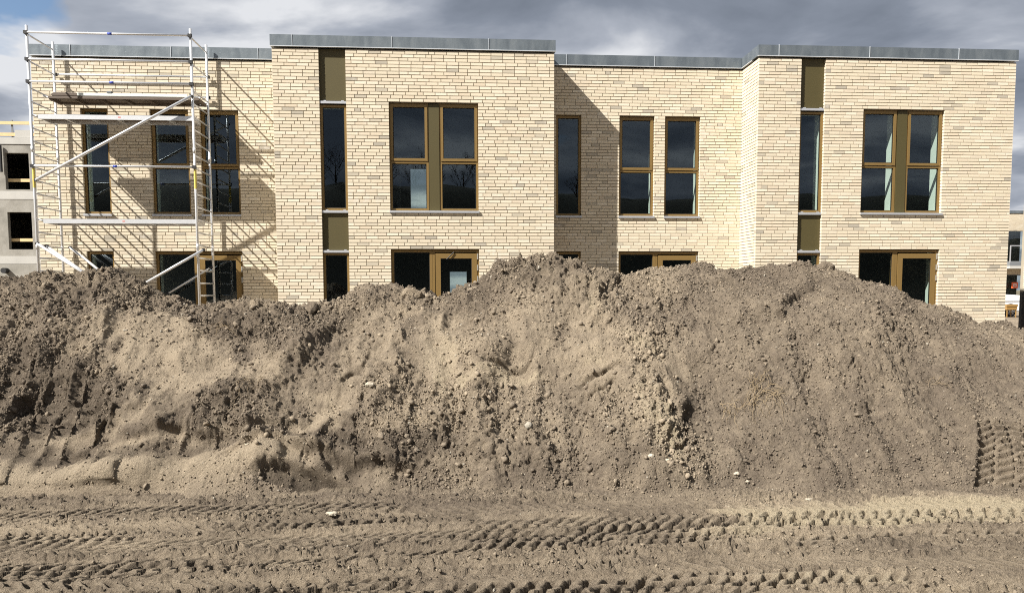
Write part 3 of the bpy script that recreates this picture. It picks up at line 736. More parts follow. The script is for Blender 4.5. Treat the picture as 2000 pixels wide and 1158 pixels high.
def mound_z(x, y):
    j = int(np.argmin(np.abs(mxs_-x))); i = int(np.argmin(np.abs(mys_-y)))
    return Vector(PM[i, j]), Vector(NM[i, j])
def ground_z(x, y):
    j = int(np.argmin(np.abs(gxs-x))); i = int(np.argmin(np.abs(gys-y)))
    return float(gh[i, j])
def lump(name, label, cat, x, y, r, mat, squash=(1, 1, .75), seed=1, on_mound=True, group=None, sink=.25, sand=0.2):
    bm = bmesh.new(); bmesh.ops.create_icosphere(bm, subdivisions=4, radius=1)
    rr = np.random.default_rng(seed)
    ax = rr.normal(size=(9, 3)); ax /= np.linalg.norm(ax, axis=1)[:, None]; cut = rr.uniform(.58, .92, 9)
    for v in bm.verts:
        c = np.array(v.co)
        for a_, k_ in zip(ax, cut):
            dp = float(c@a_)
            if dp > k_: c = c-a_*(dp-k_)*0.85
        nz = float(fbm(np.array([c[0]*1.3+seed]), np.array([c[1]*1.3+c[2]*.9]), .5, 4, .6, seed)[0])
        c = c*(1+0.10*nz)
        v.co = Vector((c[0]*r*squash[0], c[1]*r*squash[1], c[2]*r*squash[2]))
    me = bpy.data.meshes.new(name); bm.to_mesh(me); bm.free(); me.materials.append(mat)
    a_ = me.attributes.new('sand', 'FLOAT', 'POINT'); a_.data.foreach_set('value', np.full(len(me.vertices), sand, np.float32))
    o = bpy.data.objects.new(name, me); COL.objects.link(o)
    if on_mound: P, _ = mound_z(x, y); o.location = P+Vector((0, 0, r*squash[2]*(1-2*sink)*.5))
    else: o.location = (x, y, ground_z(x, y)+r*squash[2]*.25)
    return tag(o, label, cat, group)
lump('soil_clod', 'big dark clod standing up on the crest before the left strip window', 'clod', 2.06, -8.24, .070, M['soil'], (1, .8, 1.15), 5, sink=.1)
lump('soil_clod', 'rounded tan clod on the crest below the middle garden door', 'clod', 3.08, -8.2, .10, M['soil'], (1.2, .9, .8), 8, sink=.2, sand=.9)
lump('soil_clod', 'brown clod on the crest just right of the dark strip window at right', 'clod', 7.55, -8.2, .085, M['soil'], (1.2, .9, .9), 14, sink=.2)
lump('pale_stone', 'flat white stone lying in the left tyre tracks', 'stone', 2.63, -10.99, .032, M['stone'], (1.5, 1, .6), 3, False)
lump('pale_stone', 'white stone on the ground before the middle of the right heap', 'stone', 6.22, -10.80, .024, M['stone'], (1.6, 1, .6), 4, False)
for i, (x, y, r, lb) in enumerate(((5.22, -10.36, .020, 'small pale stone at the lower end of the curved scrape'), (5.10, -10.33, .022, 'pale stone just left of the scrape end on the heap toe'),
        (5.81, -10.37, .022, 'pale stone in the little cluster at the toe of the heap, right of centre'), (5.88, -10.42, .016, 'smallest pale stone of the cluster at the toe, right of centre'),
        (2.80, -9.45, .034, 'angular yellowish stone on the slope left of centre'), (1.80, -9.93, .017, 'small white stone beneath the dark ledge at left'))):
    lump('pale_stone', lb, 'stone', x, y, r, M['stone'], (1.2, 1, .8), 20+i, group='pale stones on the heap')

# roots pulled out with the soil
def root_clump(name, label, cx, cy, n, L, mat, seed, spread=1.0, r0=.0035):
    rr = random.Random(seed); P, Nn = mound_z(cx, cy)
    root = empty(name, P); tag(root, label, 'roots')
    tones = {}
    for k in range(n):
        mb = MB(); a = rr.uniform(0, 2*math.pi)
        x, y = cx+rr.uniform(-.3, .3)*L, cy+rr.uniform(-.25, .25)*L
        lift = rr.uniform(.02, .06); ln = L*rr.uniform(.35, 1.0); steps = 9; prev = None
        for s_ in range(steps+1):
            f = s_/steps
            q, nn_ = mound_z(x, y)
            q = q+nn_*(lift*math.sin(math.pi*min(1, f*1.15))+.006)-P
            if prev is not None and (q-prev).length > 1e-4:
                mb.tube(prev, q, r0*(1-.7*f), r0*(1-.7*min(1, f+1/steps)), 5, False)
            prev = q
            a += rr.uniform(-.8, .8)
            x += math.cos(a)*ln/steps*spread; y += math.sin(a)*ln/steps*.8-.006
        mb.build('root', mat[k % len(mat)], root, smooth=True)
    return root
root_clump('root_clump', 'tangle of dry straw-coloured roots on the slope of the right heap', 6.22, -9.80, 46, .34, [M['root'], M['root_pale'], M['root'], M['root']], 3, 1.1, .0026)
root_clump('root_clump', 'thin dry grass tuft left of the root tangle', 5.95, -9.84, 12, .2, [M['root_pale']], 9, .8, .0025)
root_clump('root_clump', 'dark fine rootlets hanging on the left heap above the ledge', 1.72, -9.38, 12, .32, [M['root']], 12, 1.2, .0022)
root_clump('root_clump', 'dark rootlets near the crest of the left heap', 1.25, -8.6, 10, .25, [M['root']], 15, 1.2, .0025)
root_clump('root_clump', 'thin dark roots sticking from the slope at the far right', 7.9, -9.75, 6, .22, [M['root']], 18, .7, .003)

# ------------------------------------------------------------------ the brick building
P_ = 0.0672                               # course height
W, L, D = 5.669, 9.988, 0.968
ZT, WT, GT = 6.408, 5.400, 2.443
WB = 5.400-33*P_                          # underside of the upper sills
FL = 0.27                                 # ground floor
BD = 9.0                                  # depth of the building
S0, S1, W0, W1 = .914, 1.445, 2.295, 4.106
N0, N1, A0, A1, B0, B1 = .175, .729, 1.573, 2.357, 2.592, 3.389
ZBOT = ZT-94*P_
bld = empty('brick_building', (0, 0, 0))
tag(bld, 'two storey cream brick terrace with bronze windows and zinc roof edge', 'building')

BH = 0.0535; BDEPTH = 0.100; J = P_-BH
all_bricks = []            # (origin, along-vector index, length, z, kind)
rb = random.Random(5)
def lay_wall(x0, x1, z_top, courses, holes, place, seed):
    """fills courses with bricks; holes = (x0,x1,z0,z1); place(xa, xb, z) registers one brick"""
    r = random.Random(seed)
    for k in range(courses):
        z1 = z_top-k*P_; z0 = z1-BH; zm = (z0+z1)/2
        cuts = sorted([(a, b) for a, b, c, d in holes if c < zm < d])
        spans = []; s = x0
        for a, b in cuts:
            if a > s+.01: spans.append((s, a))
            s = max(s, b)
        if s < x1-.01: spans.append((s, x1))
        phase = (k % 4)*0.06+((k % 2)*0.12)
        for a, b in spans:
            x = a; joint = 0.012
            first = True
            while x < b-0.03:
                if first:
                    # bond carried through the whole wall
                    g = (a-x0-phase) % 0.24
                    ln = 0.24-g-joint
                    if ln < 0.075: ln += 0.24 if b-a > .4 else 0
                    if ln > .228: ln = .108 if (k % 2) else .168
                    first = False
                else:
                    ln = 0.228
                    if r.random() < 0.07: ln = 0.168 if r.random() < .6 else 0.108
                e_ = x+ln
                if e_ > b-0.06: e_ = b
                place(x, min(e_, b), z0)
                x = e_+joint
def reg_front(y0, ox):
    def f(a, b, z): all_bricks.append(('x', ox+a, ox+b, y0, z))
    return f
def reg_side(xp, sgn):
    def f(a, b, z): all_bricks.append(('y', a, b, xp, z, sgn))
    return f
bay_holes = [(S0, S1, -1, ZT+.1), (W0, W1, WB, WT), (W0, W1, -1, GT)]
rec_holes = [(N0, N1, WB, WT), (A0, A1, WB, WT), (B0, B1, WB, WT), (N0, N1, -1, GT), (A0, B1, -1, GT)]
NC = 92
lay_wall(0, W, ZT, NC, bay_holes, reg_front(0, 0), 1)
lay_wall(0, W, ZT, NC, bay_holes, reg_front(0, L), 2)
lay_wall(0, L-W, ZT, NC, rec_holes, reg_front(D, W), 3)
LX0 = -0.767                               # left end of the left recess, in that recess's own coordinates
LXW = LX0+W-L                              # and in the scene
lay_wall(LX0, L-W, ZT, NC, rec_holes, reg_front(D, W-L), 4)
RETS = [(0.0, -1), (W, 1), (L, -1)]
for xp, sg in RETS:
    lay_wall(BDEPTH+.012, D, ZT, NC, [], reg_side(xp, sg), 7+int(xp))
lay_wall(BDEPTH+.012, 6.0, ZT, NC, [], reg_side(L+W, 1), 17)
lay_wall(D+BDEPTH+.012, 5.0, ZT, NC, [], reg_side(LXW, -1), 18)
# the 300 stretchers that show largest become bricks of their own
cv = Vector(CAM)
def seen_size(bk):
    if bk[0] != 'x' or abs(bk[2]-bk[1]-.228) > 1e-4 or bk[4] < 1.75: return -1
    p = Vector(((bk[1]+bk[2])/2, bk[3], bk[4])); return 1/(p-cv).length
order = sorted(range(len(all_bricks)), key=lambda i: -seen_size(all_bricks[i]))
single = set(order[:300])
def bm_box(bm, x0, x1, y0, y1, z0, z1): pass
proto = MB().box(-.114, .114, 0, BDEPTH, 0, BH).mesh('brick', M['brick_object'])
proto2 = MB().box(-.1145, .1130, 0, BDEPTH, .0008, BH-.0006).mesh('brick', M['brick_object'])
mb = MB()
for i, bk in enumerate(all_bricks):
    pr = rb.uniform(-.0022, .0022)          # each brick sits a hair proud or shy
    if bk[0] == 'x':
        _, a, b, y0, z = bk
        if i in single:
            o = bpy.data.objects.new('brick', proto if rb.random() < .5 else proto2); COL.objects.link(o)
            o.parent = bld; o.location = ((a+b)/2, y0+pr, z)
            o.rotation_euler = (0, rb.uniform(-.0025, .0025), rb.uniform(-.003, .003))
        else:
            mb.box(a+rb.uniform(0, .0015), b-rb.uniform(0, .0015), y0+pr, y0+BDEPTH, z+rb.uniform(-.001, .001), z+BH+rb.uniform(-.001, .001))
    else:
        _, a, b, xp, z, sg = bk
        if sg < 0: mb.box(xp+pr, xp+BDEPTH, a, b, z, z+BH)
        else: mb.box(xp-BDEPTH, xp+pr, a, b, z, z+BH)
bw = mb.build('brickwork', M['brick_island'], bld); bw['kind'] = 'stuff'

# mortar: the slab behind and between the bricks
def slab(mb, x0, x1, z0, z1, holes, y0, y1, inset=.007):
    xs = sorted(set([x0, x1]+[v for h in holes for v in (h[0]-inset, h[1]+inset) if x0 < v < x1]))
    zs = sorted(set([z0, z1]+[v for h in holes for v in (h[2]-inset, h[3]+inset) if z0 < v < z1]))
    for i in range(len(xs)-1):
        # merge vertically where possible
        run = None
        for j in range(len(zs)-1):
            cx, cz_ = (xs[i]+xs[i+1])/2, (zs[j]+zs[j+1])/2
            solid = not any(h[0]-inset < cx < h[1]+inset and h[2]-inset < cz_ < h[3]+inset for h in holes)
            if solid: run = (run[0], zs[j+1]) if run else (zs[j], zs[j+1])
            if (not solid or j == len(zs)-2) and run:
                mb.box(xs[i], xs[i+1], y0, y1, run[0], run[1]); run = None
MR = 0.011
def wall_part(ox, y0, x0, x1, holes):
    m = MB(); slab(m, ox+x0+.004, ox+x1-.004, -.3, ZT+.02, [(ox+a, ox+b, c, d) for a, b, c, d in holes], y0+MR, y0+BDEPTH-.004)
    m.build('wall', M['mortar'], bld)
wall_part(0, 0, 0, W, bay_holes); wall_part(L, 0, 0, W, bay_holes)
wall_part(W, D, 0, L-W, rec_holes); wall_part(W-L, D, LX0, L-W, rec_holes)
for xp, sg, ya, yb in ((0.0, -1, .1, D), (W, 1, .1, D), (L, -1, .1, D), (L+W, 1, .1, 6.0), (LXW, -1, D+.1, 5.0)):
    m = MB()
    if sg < 0: m.box(xp+MR, xp+BDEPTH-.004, ya, yb, -.3, ZT+.02)
    else: m.box(xp-BDEPTH+.004, xp-MR, ya, yb, -.3, ZT+.02)
    m.build('wall', M['mortar'], bld)

# zinc coping: one sheet after another with standing joints
CB, CT, OV = ZT+.045, 6.682, .028
def coping_front(y0, x0, x1, seams, capl=0, capr=0):
    xs = [x0]+seams+[x1]
    for i in range(len(xs)-1):
        a, b = xs[i]+(0.004 if i else -capl*OV), xs[i+1]-(0.004 if i < len(xs)-2 else -capr*OV)
        m = MB(); m.box(a, b, y0-OV+.004, y0+.36, CB+.012, CT+rb.uniform(-.003, .003)); m.build('coping_sheet', M['zinc'], bld)
    m = MB(); m.box(x0-capl*(OV+.004), x1+capr*(OV+.004), y0-OV-.004, y0+.02, CB, CB+.011); m.build('drip_edge', M['zinc_edge'], bld)
    for s in seams:
        MB().box(s-.004, s+.004, y0-OV-.006, y0+.36, CB+.012, CT+.006).build('coping_joint', M['zinc_edge'], bld)
coping_front(0, 0, W, [.41, 2.38, 4.33], 1, 1)
coping_front(0, L, L+W, [L+.41, L+2.38, L+4.35], 1, 1)
coping_front(D, W+OV+.002, L-OV-.002, [W+.40, W+2.34], 0, 0)
coping_front(D, LXW, -OV-.002, [W-L+.04, W-L+2.06, W-L+3.84], 1, 0)
def coping_side(xp, sg, ya, yb):
    xa, xb = (xp-OV+.004, xp+.36) if sg < 0 else (xp-.36, xp+OV-.004)
    MB().box(xa, xb, ya, yb, CB+.012, CT-.004).build('coping_sheet', M['zinc'], bld)
    xa, xb = (xp-OV-.004, xp+.02) if sg < 0 else (xp-.02, xp+OV+.004)
    MB().box(xa, xb, ya, yb, CB+.0005, CB+.0115).build('drip_edge', M['zinc_edge'], bld)
coping_side(0, -1, .361, D+.36); coping_side(W, 1, .361, D+.36); coping_side(L, -1, .361, D+.36)
coping_side(L+W, 1, .361, BD); coping_side(LXW, -1, D+.361, BD)
# roof deck, back wall, floors and party walls
m = MB()
m.box(.11, W-.11, .11, BD, 6.30, 6.45); m.box(L+.11, L+W-.11, .11, BD, 6.30, 6.45)
m.box(W-.11+.002, L+.11-.002, D+.11, BD, 6.30, 6.448); m.box(LXW+.11, .108, D+.11, BD, 6.30, 6.448)
m.build('roof', M['roof'], bld)
m = MB()
for xa, xb, ya in ((.12, W-.12, .14), (L+.12, L+W-.12, .14), (W-.118, L+.118, D+.14), (LXW+.12, .118, D+.14)):
    m.box(xa, xb, ya, BD-.25, 2.62, 2.95); m.box(xa, xb, ya, BD-.25, FL-.15, FL)
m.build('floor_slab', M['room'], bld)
BWH = [(2.25, 2.86, 4.08, 5.45), (3.45, 4.10, .9, 2.25), (12.9, 13.5, 3.9, 5.2)]
m = MB()
slab(m, LXW+.1, L+W-.1, -.2, 6.3, BWH, BD-.25, BD, 0)
for xp in (LXW+.12, -2.9, 0.1, 1.9, 4.75, W-.1-.12, W+1.2, L+.1, L+1.9, L+4.75, L+W-.35):
    m.box(xp, xp+.12, 1.3 if xp not in (1.9, 4.75) else .6, BD-.27, FL+.002, 6.29)
m.box(.24, W-.24, 5.2, 5.32, FL+.002, 2.6) if False else None
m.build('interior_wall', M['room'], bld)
for a, b, c, d in BWH:
    f = MB().frame(a, b, c, d, .06, BD-.16, BD-.10).build('back_window', M['gasket'], bld)
    MB().box(a+.06, b-.06, BD-.135, BD-.130, c+.06, d-.06).build('pane', M['glass'], f)

FY = .062                                  # how far the frames sit behind the brick face
def reveal(ox, y0, x0, x1, z0, z1, parent):
    m = MB(); ya, yb = y0+.125, y0+.46
    m.quad((ox+x1, ya, z0), (ox+x1, yb, z0), (ox+x1, yb, z1), (ox+x1, ya, z1))
    m.quad((ox+x0, yb, z0), (ox+x0, ya, z0), (ox+x0, ya, z1), (ox+x0, yb, z1))
    m.quad((ox+x0, ya, z1), (ox+x1, ya, z1), (ox+x1, yb, z1), (ox+x0, yb, z1))
    m.quad((ox+x0, yb, z0), (ox+x1, yb, z0), (ox+x1, ya, z0), (ox+x0, ya, z0))
    m.build('reveal_lining', M['plaster'], parent)
def pane(parent, x0, x1, z0, z1, y):
    """a dark seal round a sheet of glass"""
    MB().frame(x0, x1, z0, z1, .010, y-.004, y+.02).build('seal', M['gasket'], parent)
    MB().box(x0+.010, x1-.010, y+.004, y+.012, z0+.010, z1-.010).build('pane', M['glass'], parent)
def sash_unit(ox, y0, x0, x1, z0, z1, name='window'):
    """casement above, fixed light below"""
    y = y0+FY; zt = z1-1.155
    f = MB().frame(ox+x0, ox+x1, z0, z1, .046, y+.012, y+.085, .05, .03)
    f.box(ox+x0+.046, ox+x1-.046, y+.012, y+.085, zt-.052, zt-.008)
    w = f.build(name, M['frame'], bld)
    MB().frame(ox+x0+.022, ox+x1-.022, zt, z1-.024, .052, y-.006, y+.058).build('sash', M['frame'], w)
    pane(w, ox+x0+.076, ox+x1-.076, zt+.054, z1-.078, y+.026)
    pane(w, ox+x0+.048, ox+x1-.048, z0+.052, zt-.054, y+.040)
    reveal(ox, y0, x0, x1, z0, z1, w)
    return w
def fixed_unit(ox, y0, x0, x1, z0, z1, fl=.048):
    y = y0+FY
    w = MB().frame(ox+x0, ox+x1, z0, z1, fl, y+.004, y+.08).build('window', M['frame'], bld)
    pane(w, ox+x0+fl+.002, ox+x1-fl-.002, z0+fl+.002, z1-fl-.002, y+.030)
    reveal(ox, y0, x0, x1, z0, z1, w)
    return w
def sill(ox, y0, x0, x1, z):
    MB().box(ox+x0-.012, ox+x1+.012, y0-.040, y0-.005, z+.004, z+.046).box(ox+x0+.002, ox+x1-.002, y0-.004, y0+.06, z+.020, z+.050).build('sill', M['sill'], bld)
def ledge(ox, y0, z):
    m = MB(); m.box(ox+S0+.006, ox+S1-.006, y0-.012, y0+.06, z, z+.048)
    l = m.build('ledge', M['sill'], bld)
    for xx in (S0+.08, S1-.10):
        MB().box(ox+xx, ox+xx+.05, y0-.004, y0+.02, z+.049, z+.064).build('clip', M['sill'], l)
def glazed_door(ox, y0, x0, x1, z1):
    """fixed light on the left, one-leaf garden door on the right"""
    y = y0+FY; xm = x0+(x1-x0)*.455
    w = MB().frame(ox+x0, ox+xm+.02, FL, z1, .055, y+.004, y+.085).build('window', M['frame'], bld)
    pane(w, ox+x0+.057, ox+xm-.037, FL+.057, z1-.057, y+.03)
    reveal(ox, y0, x0, x1, FL, z1, w)
    df = MB().frame(ox+xm+.022, ox+x1, FL, z1, .05, y+.006, y+.085)
    d = df.build('door', M['frame'], bld)
    dl = MB().frame(ox+xm+.085, ox+x1-.045, FL+.03, z1-.075, .105, y-.012, y+.05).build('door_leaf', M['frame'], d)
    pane(d, ox+xm+.190, ox+x1-.150, FL+.135, z1-.180, y+.006)
    for zz in (z1-.20, z1-.43, z1-.66, FL+.5):
        MB().box(ox+x1-.040, ox+x1-.016, y-.028, y-.006, zz, zz+.12).build('hinge', M['hinge'], d)
    return d
bays = [0, L]; recs = [W, W-L]
for ox in bays:
    y0 = 0
    # strip: panel, window, panel, window
    MB().box(ox+S0+.004, ox+S1-.004, FY+.012, FY+.05, WT-.02+.048, ZT+.03).build('cladding_panel', M['panel'], bld)
    ledge(ox, FY-.03, WT-.02-.048+.03)
    fixed_unit(ox, y0, S0+.002, S1-.002, WB+.052, WT-.06)
    ledge(ox, FY-.03, WB+.002)
    MB().box(ox+S0+.004, ox+S1-.004, FY+.012, FY+.05, GT-.012, WB).build('cladding_panel', M['panel'], bld)
    ledge(ox, FY-.03, GT-.064)
    fixed_unit(ox, y0, S0+.002, S1-.002, FL, GT-.068)
    # double window with an olive post between
    sash_unit(ox, 0, W0+.002, W0+.792, WB+.05, WT-.002)
    MB().box(ox+W0+.800, ox+W1-.800, FY-.006, FY+.02, WB+.05, WT-.012).build('cladding_panel', M['panel'], bld)
    MB().box(ox+W0+.794, ox+W1-.794, FY+.024, FY+.07, WB+.05, WT-.004).build('post', M['gasket'], bld)
    sash_unit(ox, 0, W1-.792, W1-.002, WB+.05, WT-.002)
    sill(ox, 0, W0, W1, WB)
    glazed_door(ox, 0, W0+.002, W1-.002, GT-.002)
for ox in recs:
    fixed_unit(ox, D, N0+.002, N1-.002, WB+.05, WT-.002); sill(ox, D, N0, N1, WB)
    sash_unit(ox, D, A0+.002, A1-.002, WB+.05, WT-.002); sill(ox, D, A0, A1, WB)
    sash_unit(ox, D, B0+.002, B1-.002, WB+.05, WT-.002); sill(ox, D, B0, B1, WB)
    fixed_unit(ox, D, N0+.002, N1-.002, FL, GT-.002)
    glazed_door(ox, D, A0+.002, B1-.002, GT-.002)
MB().tube((W0+1.14, .012, GT-.20), (W0+1.29, .03, GT-.055), .011).build('door_shadow_bar', M['gasket'], bld)  # dark rod standing in for a shadow across the garden door

# ------------------------------------------------------------------ rolling scaffold
sc = empty('scaffold', (0, 0, 0))
tag(sc, 'aluminium rolling scaffold tower with ladder frames and three platforms', 'scaffold')
XL, XR, YF, YR = -4.570, -1.508, -.18, .84
RUNG = [5.277-.2512*k for k in range(21)]
for xx in (XL, XR):
    for yy in (YF, YR):
        MB().tube((xx, yy, .12), (xx, yy, 6.70), .0255, n=14).build('upright', M['alu'], sc, smooth=True)
        u = MB().tube((xx, yy, .03), (xx, yy, .12), .018).box(xx-.08, xx+.08, yy-.08, yy+.08, .0, .03).build('foot', M['alu'], sc)
        for zz in (4.40, 2.52):
            MB().tube((xx, yy, zz-.09), (xx, yy, zz+.02), .031, n=14).build('sleeve', M['alu'], sc, smooth=True)
    for z in [6.54, 6.04, 5.53]+RUNG:
        MB().tube((xx, YF+.02, z), (xx, YR-.02, z), .0165, n=10).build('rung', M['alu'], sc, smooth=True)
    MB().tube((xx, YF, 3.62), (xx, YF, 4.0), .0262, n=14, cap=False).build('sticker', M['yellow'], sc, smooth=True)
def clamp(x, y, z):
    MB().box(x-.035, x+.035, y-.02, y+.035, z-.03, z+.03).build('clamp', M['black'], sc)
for y, z, lbl in ((YF-.045, 6.56, 1), (YF-.045, 6.06, 0), (YF-.045, 5.64, 1), (YF-.045, 4.04, 1), (YR+.045, 6.06, 0), (YR+.045, 5.64, 0)):
    b = MB().tube((XL+.01, y, z), (XR-.01, y, z), .0205, n=12).build('guard_rail', M['alu'], sc, smooth=True)
    if lbl: MB().tube((XL+1.52, y, z), (XL+1.60, y, z), .0222, n=12).build('clip', M['blue'], b, smooth=True)
    clamp(XL, y, z); clamp(XR, y, z)
def brace(p0, p1, r=.026):
    b = MB().tube(p0, p1, r, n=12).build('diagonal_brace', M['alu'], sc, smooth=True)
    for p in (p0, p1):
        MB().tube((p[0], p[1]-.02, p[2]), (p[0], p[1]+.05, p[2]), .03).build('clamp', M['black'], b)
brace((-4.50, YF-.08, 3.76), (XR, YF-.08, 5.40), .028)
brace((XL+.03, YF-.07, 2.54), (-3.0, YF-.07, 1.50))
brace((XL+.20, YR-.10, 2.52), (-3.1, YR-.10, 1.45))
brace((XL+.12, YF+.10, 2.50), (-3.05, YF+.10, 1.46))
brace((-2.60, YF-.07, 1.72), (-1.38, YF-.07, 2.42))
brace((-2.45, YR-.05, 1.55), (-1.55, YR-.05, 2.10), .02)
def platform(ya, yb, z, tail=False):
    """plywood deck in an aluminium tray, hooked on the rungs"""
    f = MB()
    lo_, hi_ = (z-.028, z+.020) if tail else (z-.052, z+.035)
    f.box(XL+.12, XR-.02, ya, ya+.035, lo_, hi_); f.box(XL+.12, XR-.02, yb-.035, yb, lo_, hi_)
    f.box(XL+.12, XL+.16, ya+.035, yb-.035, z-.05, z+.02); f.box(XR-.06, XR-.02, ya+.035, yb-.035, z-.05, z+.02)
    for k in range(1, 6):
        xx = XL+.12+(XR-XL-.14)*k/6; f.box(xx-.02, xx+.02, ya+.035, yb-.035, z-.045, z+.0)
    p = f.build('platform', M['deck'] if tail else M['alu'], sc)
    MB().box(XL+.161, XR-.061, ya+.036, yb-.036, z+.003, z+.015).build('deck', M['deck'], p)
    for xx, s in ((XL, 1), (XR, -1)):
        for yy in (ya+.06, yb-.06):
            MB().tube((xx, yy, z+.03), (xx+s*.14, yy, z-.01), .018).build('hook', M['alu'], p)
    if z < 5.2: MB().box(XL+1.62, XL+1.67, ya-.0015, ya+.001, z-.020, z+.008).build('label_sticker', M['redlabel'], p)
    return p
platform(YF+.03, YF+.52, 5.002)
platform(YR-.56, YR-.03, 5.470, True)
platform(YF+.03, YF+.60, 2.992)
# toe board and gear on the upper rear platform
t = MB().box(XL+.68, XR-.25, YR-.55, YR-.525, 5.506, 5.56).build('toe_board', M['plaster'], None)
tag(t, 'pale plank lying along the upper scaffold platform', 'plank')
s_ = MB().poly([(XL+.16, 5.506), (XL+.75, 5.506), (XL+.70, 5.525), (XL+.62, 5.575), (XL+.20, 5.575), (XL+.14, 5.54)], YR-.5, YR-.2).build('dark_toolbag', M['deck'], None, bevel=.01)
tag(s_, 'flat dark bag at the left end of the upper scaffold platform', 'bag')
b_ = MB().box(XL+1.25, XL+1.34, YR-.56, YR-.46, 5.562, 5.60).build('spare_block', M['greypanel'], None, bevel=.004)
tag(b_, 'small grey block on the plank of the upper scaffold platform', 'block')

# ------------------------------------------------------------------ neighbours
cb = empty('concrete_building', (0, 0, 0))
tag(cb, 'unfinished grey precast concrete building left of the scaffold with empty window openings', 'building')
CY = 21.0
ch = []
for kx in range(4):
    xa = -16.15-4.6*kx
    for z0, z1 in ((.45, 2.15), (3.5, 5.15), (6.15, 7.75)):
        ch.append((xa, xa+1.03, z0, z1))
m = MB(); slab(m, -34, -6, -.2, 8.12, ch, CY, CY+.22, 0); m.build('wall', M['concrete'], cb)
m = MB(); m.box(-34, -6, CY-.015, CY-.002, 5.72, 6.08); m.box(-34, -6, CY-.015, CY-.002, 2.85, 3.2); m.box(-34, -6, CY-.03, CY+.3, 8.13, 8.42); m.build('floor_band', M['concrete_pale'], cb)
m = MB(); m.box(-34, -6, CY+7, CY+7.2, 0, 8.1); m.box(-34, -6, CY+.23, CY+7, 5.4, 5.6); m.box(-34, -6, CY+.23, CY+7, 2.6, 2.8); m.box(-34, -6, CY+.23, CY+7, 8.1, 8.3); m.box(-34, -33.8, CY+.23, CY+7, 0, 8.1); m.box(-6.2, -6, CY+.23, CY+7, 0, 8.1)
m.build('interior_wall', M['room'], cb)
for a, b, c, d in ch:
    if c > 1: MB().box(a-.15, b+.15, CY+.23, CY+.27, c+.36, c+.50).build('guard_board', M['timber'], cb)
for z in (8.56, 9.06):
    MB().box(-34, -8, CY+.02, CY+.06, z-.07, z+.07).build('guard_rail', M['timber'], cb)
for x in np.arange(-34, -8, 2.6):
    MB().box(x-.035, x+.035, CY+.07, CY+.12, 8.3, 9.2).build('rail_post', M['greypanel'], cb)
MB().box(-15.65, -15.0, CY-.0, CY+.3, 8.43, 8.75).build('upstand', M['concrete_pale'], cb)
MB().tube((-16.25, CY-.1, 6.9), (-16.25, CY-.1, 8.05), .055).build('downpipe', M['black'], cb)
MB().tube((-16.30, CY-.3, 2.55), (-16.30, CY+.2, 2.55), .12, n=16).build('pipe_end', M['black'], cb)

# the next house of the row at the right edge
nb = empty('neighbouring_house', (0, 0, 0))
tag(nb, 'end wall of the next cream brick house with dark plinth at the right edge', 'building')
NX, NY = 20.50, 1.0
rr_ = random.Random(31)
m = MB(); md = MB(); 
for k in range(94):
    z1 = 6.35-k*P_; z0 = z1-BH
    tgt = md if z1 < 1.52 else m
    x = NX+(0 if k % 2 else -.0); first = True
    while x < NX+2.4:
        ln = (.108 if k % 2 else .168) if first else .228
        first = False
        tgt.box(x, x+ln, NY+rr_.uniform(-.002, .002), NY+.1, z0, z1); x += ln+.012
    y = NY+.112
    while y < NY+4.9:
        e_ = min(y+.228, NY+5.03); tgt.box(NX+rr_.uniform(-.002, .002), NX+.1, y, e_, z0, z1); y = e_+.012
o = m.build('brickwork', M['brick_island'], nb); o['kind'] = 'stuff'
o = md.build('plinth_brickwork', M['brick_dark'], nb); o['kind'] = 'stuff'
MB().box(NX+.0065, NX+2.39, NY+.0065, NY+5.02, 1.50, 6.36).build('wall', M['mortar'], nb)
MB().box(NX+.0065, NX+2.39, NY+.0065, NY+5.02, -.2, 1.499).build('plinth', M['mortar_dark'], nb)
MB().box(NX-.03, NX+2.42, NY-.03, NY+5.05, 6.361, 6.6).build('coping_sheet', M['zinc'], nb)

# the house across the site, seen through the gap
fb = empty('far_house', (0, 0, 0))
tag(fb, 'two storey brick house with balcony seen far off through the gap at right', 'building')
FYY = 34.0; fx0, fx1 = 34.0, 48.0
fh = [(37.0, 38.2, 3.3, 5.45), (40.3, 42.4, 3.35, 5.45), (44.2, 45.2, 3.3, 5.45), (40.4, 42.3, .05, 2.55)]
m = MB(); slab(m, fx0, fx1, -.1, 6.55, fh, FYY, FYY+.3, 0); m.build('wall', M['mortar'], fb)
m = MB(); rr_ = random.Random(41)
for k in range(97):
    z1 = 6.55-k*P_; z0 = z1-BH
    x = 39.0+(k % 4)*.06
    while x < 43.5:
        if not any(a-.2 < x < b and c < z0+.03 < d for a, b, c, d in fh): m.box(x, x+.228, FYY-.008, FYY+.05, z0, z1)
        x += .24
o = m.build('brickwork', M['brick_island'], fb); o['kind'] = 'stuff'
MB().box(fx0-.05, fx1+.05, FYY-.05, FYY+6, 6.56, 6.74).build('roof', M['zinc'], fb)
for a, b, c, d in fh:
    w = MB().frame(a, b, c, d, .07, FYY+.08, FYY+.16).build('window', M['greypanel'], fb)
    MB().box(a+.07, b-.07, FYY+.11, FYY+.12, c+.07, d-.07).build('pane', M['glass'], w)
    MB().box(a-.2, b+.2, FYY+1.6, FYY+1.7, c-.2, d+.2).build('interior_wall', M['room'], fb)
MB().box(39.8, 43.0, FYY-1.3, FYY-.01, 3.08, 3.30).build('balcony_slab', M['greypanel'], fb)
MB().box(39.8, 43.0, FYY-1.3, FYY-.01, 2.90, 3.07).build('balcony_soffit', M['concrete_pale'], fb)
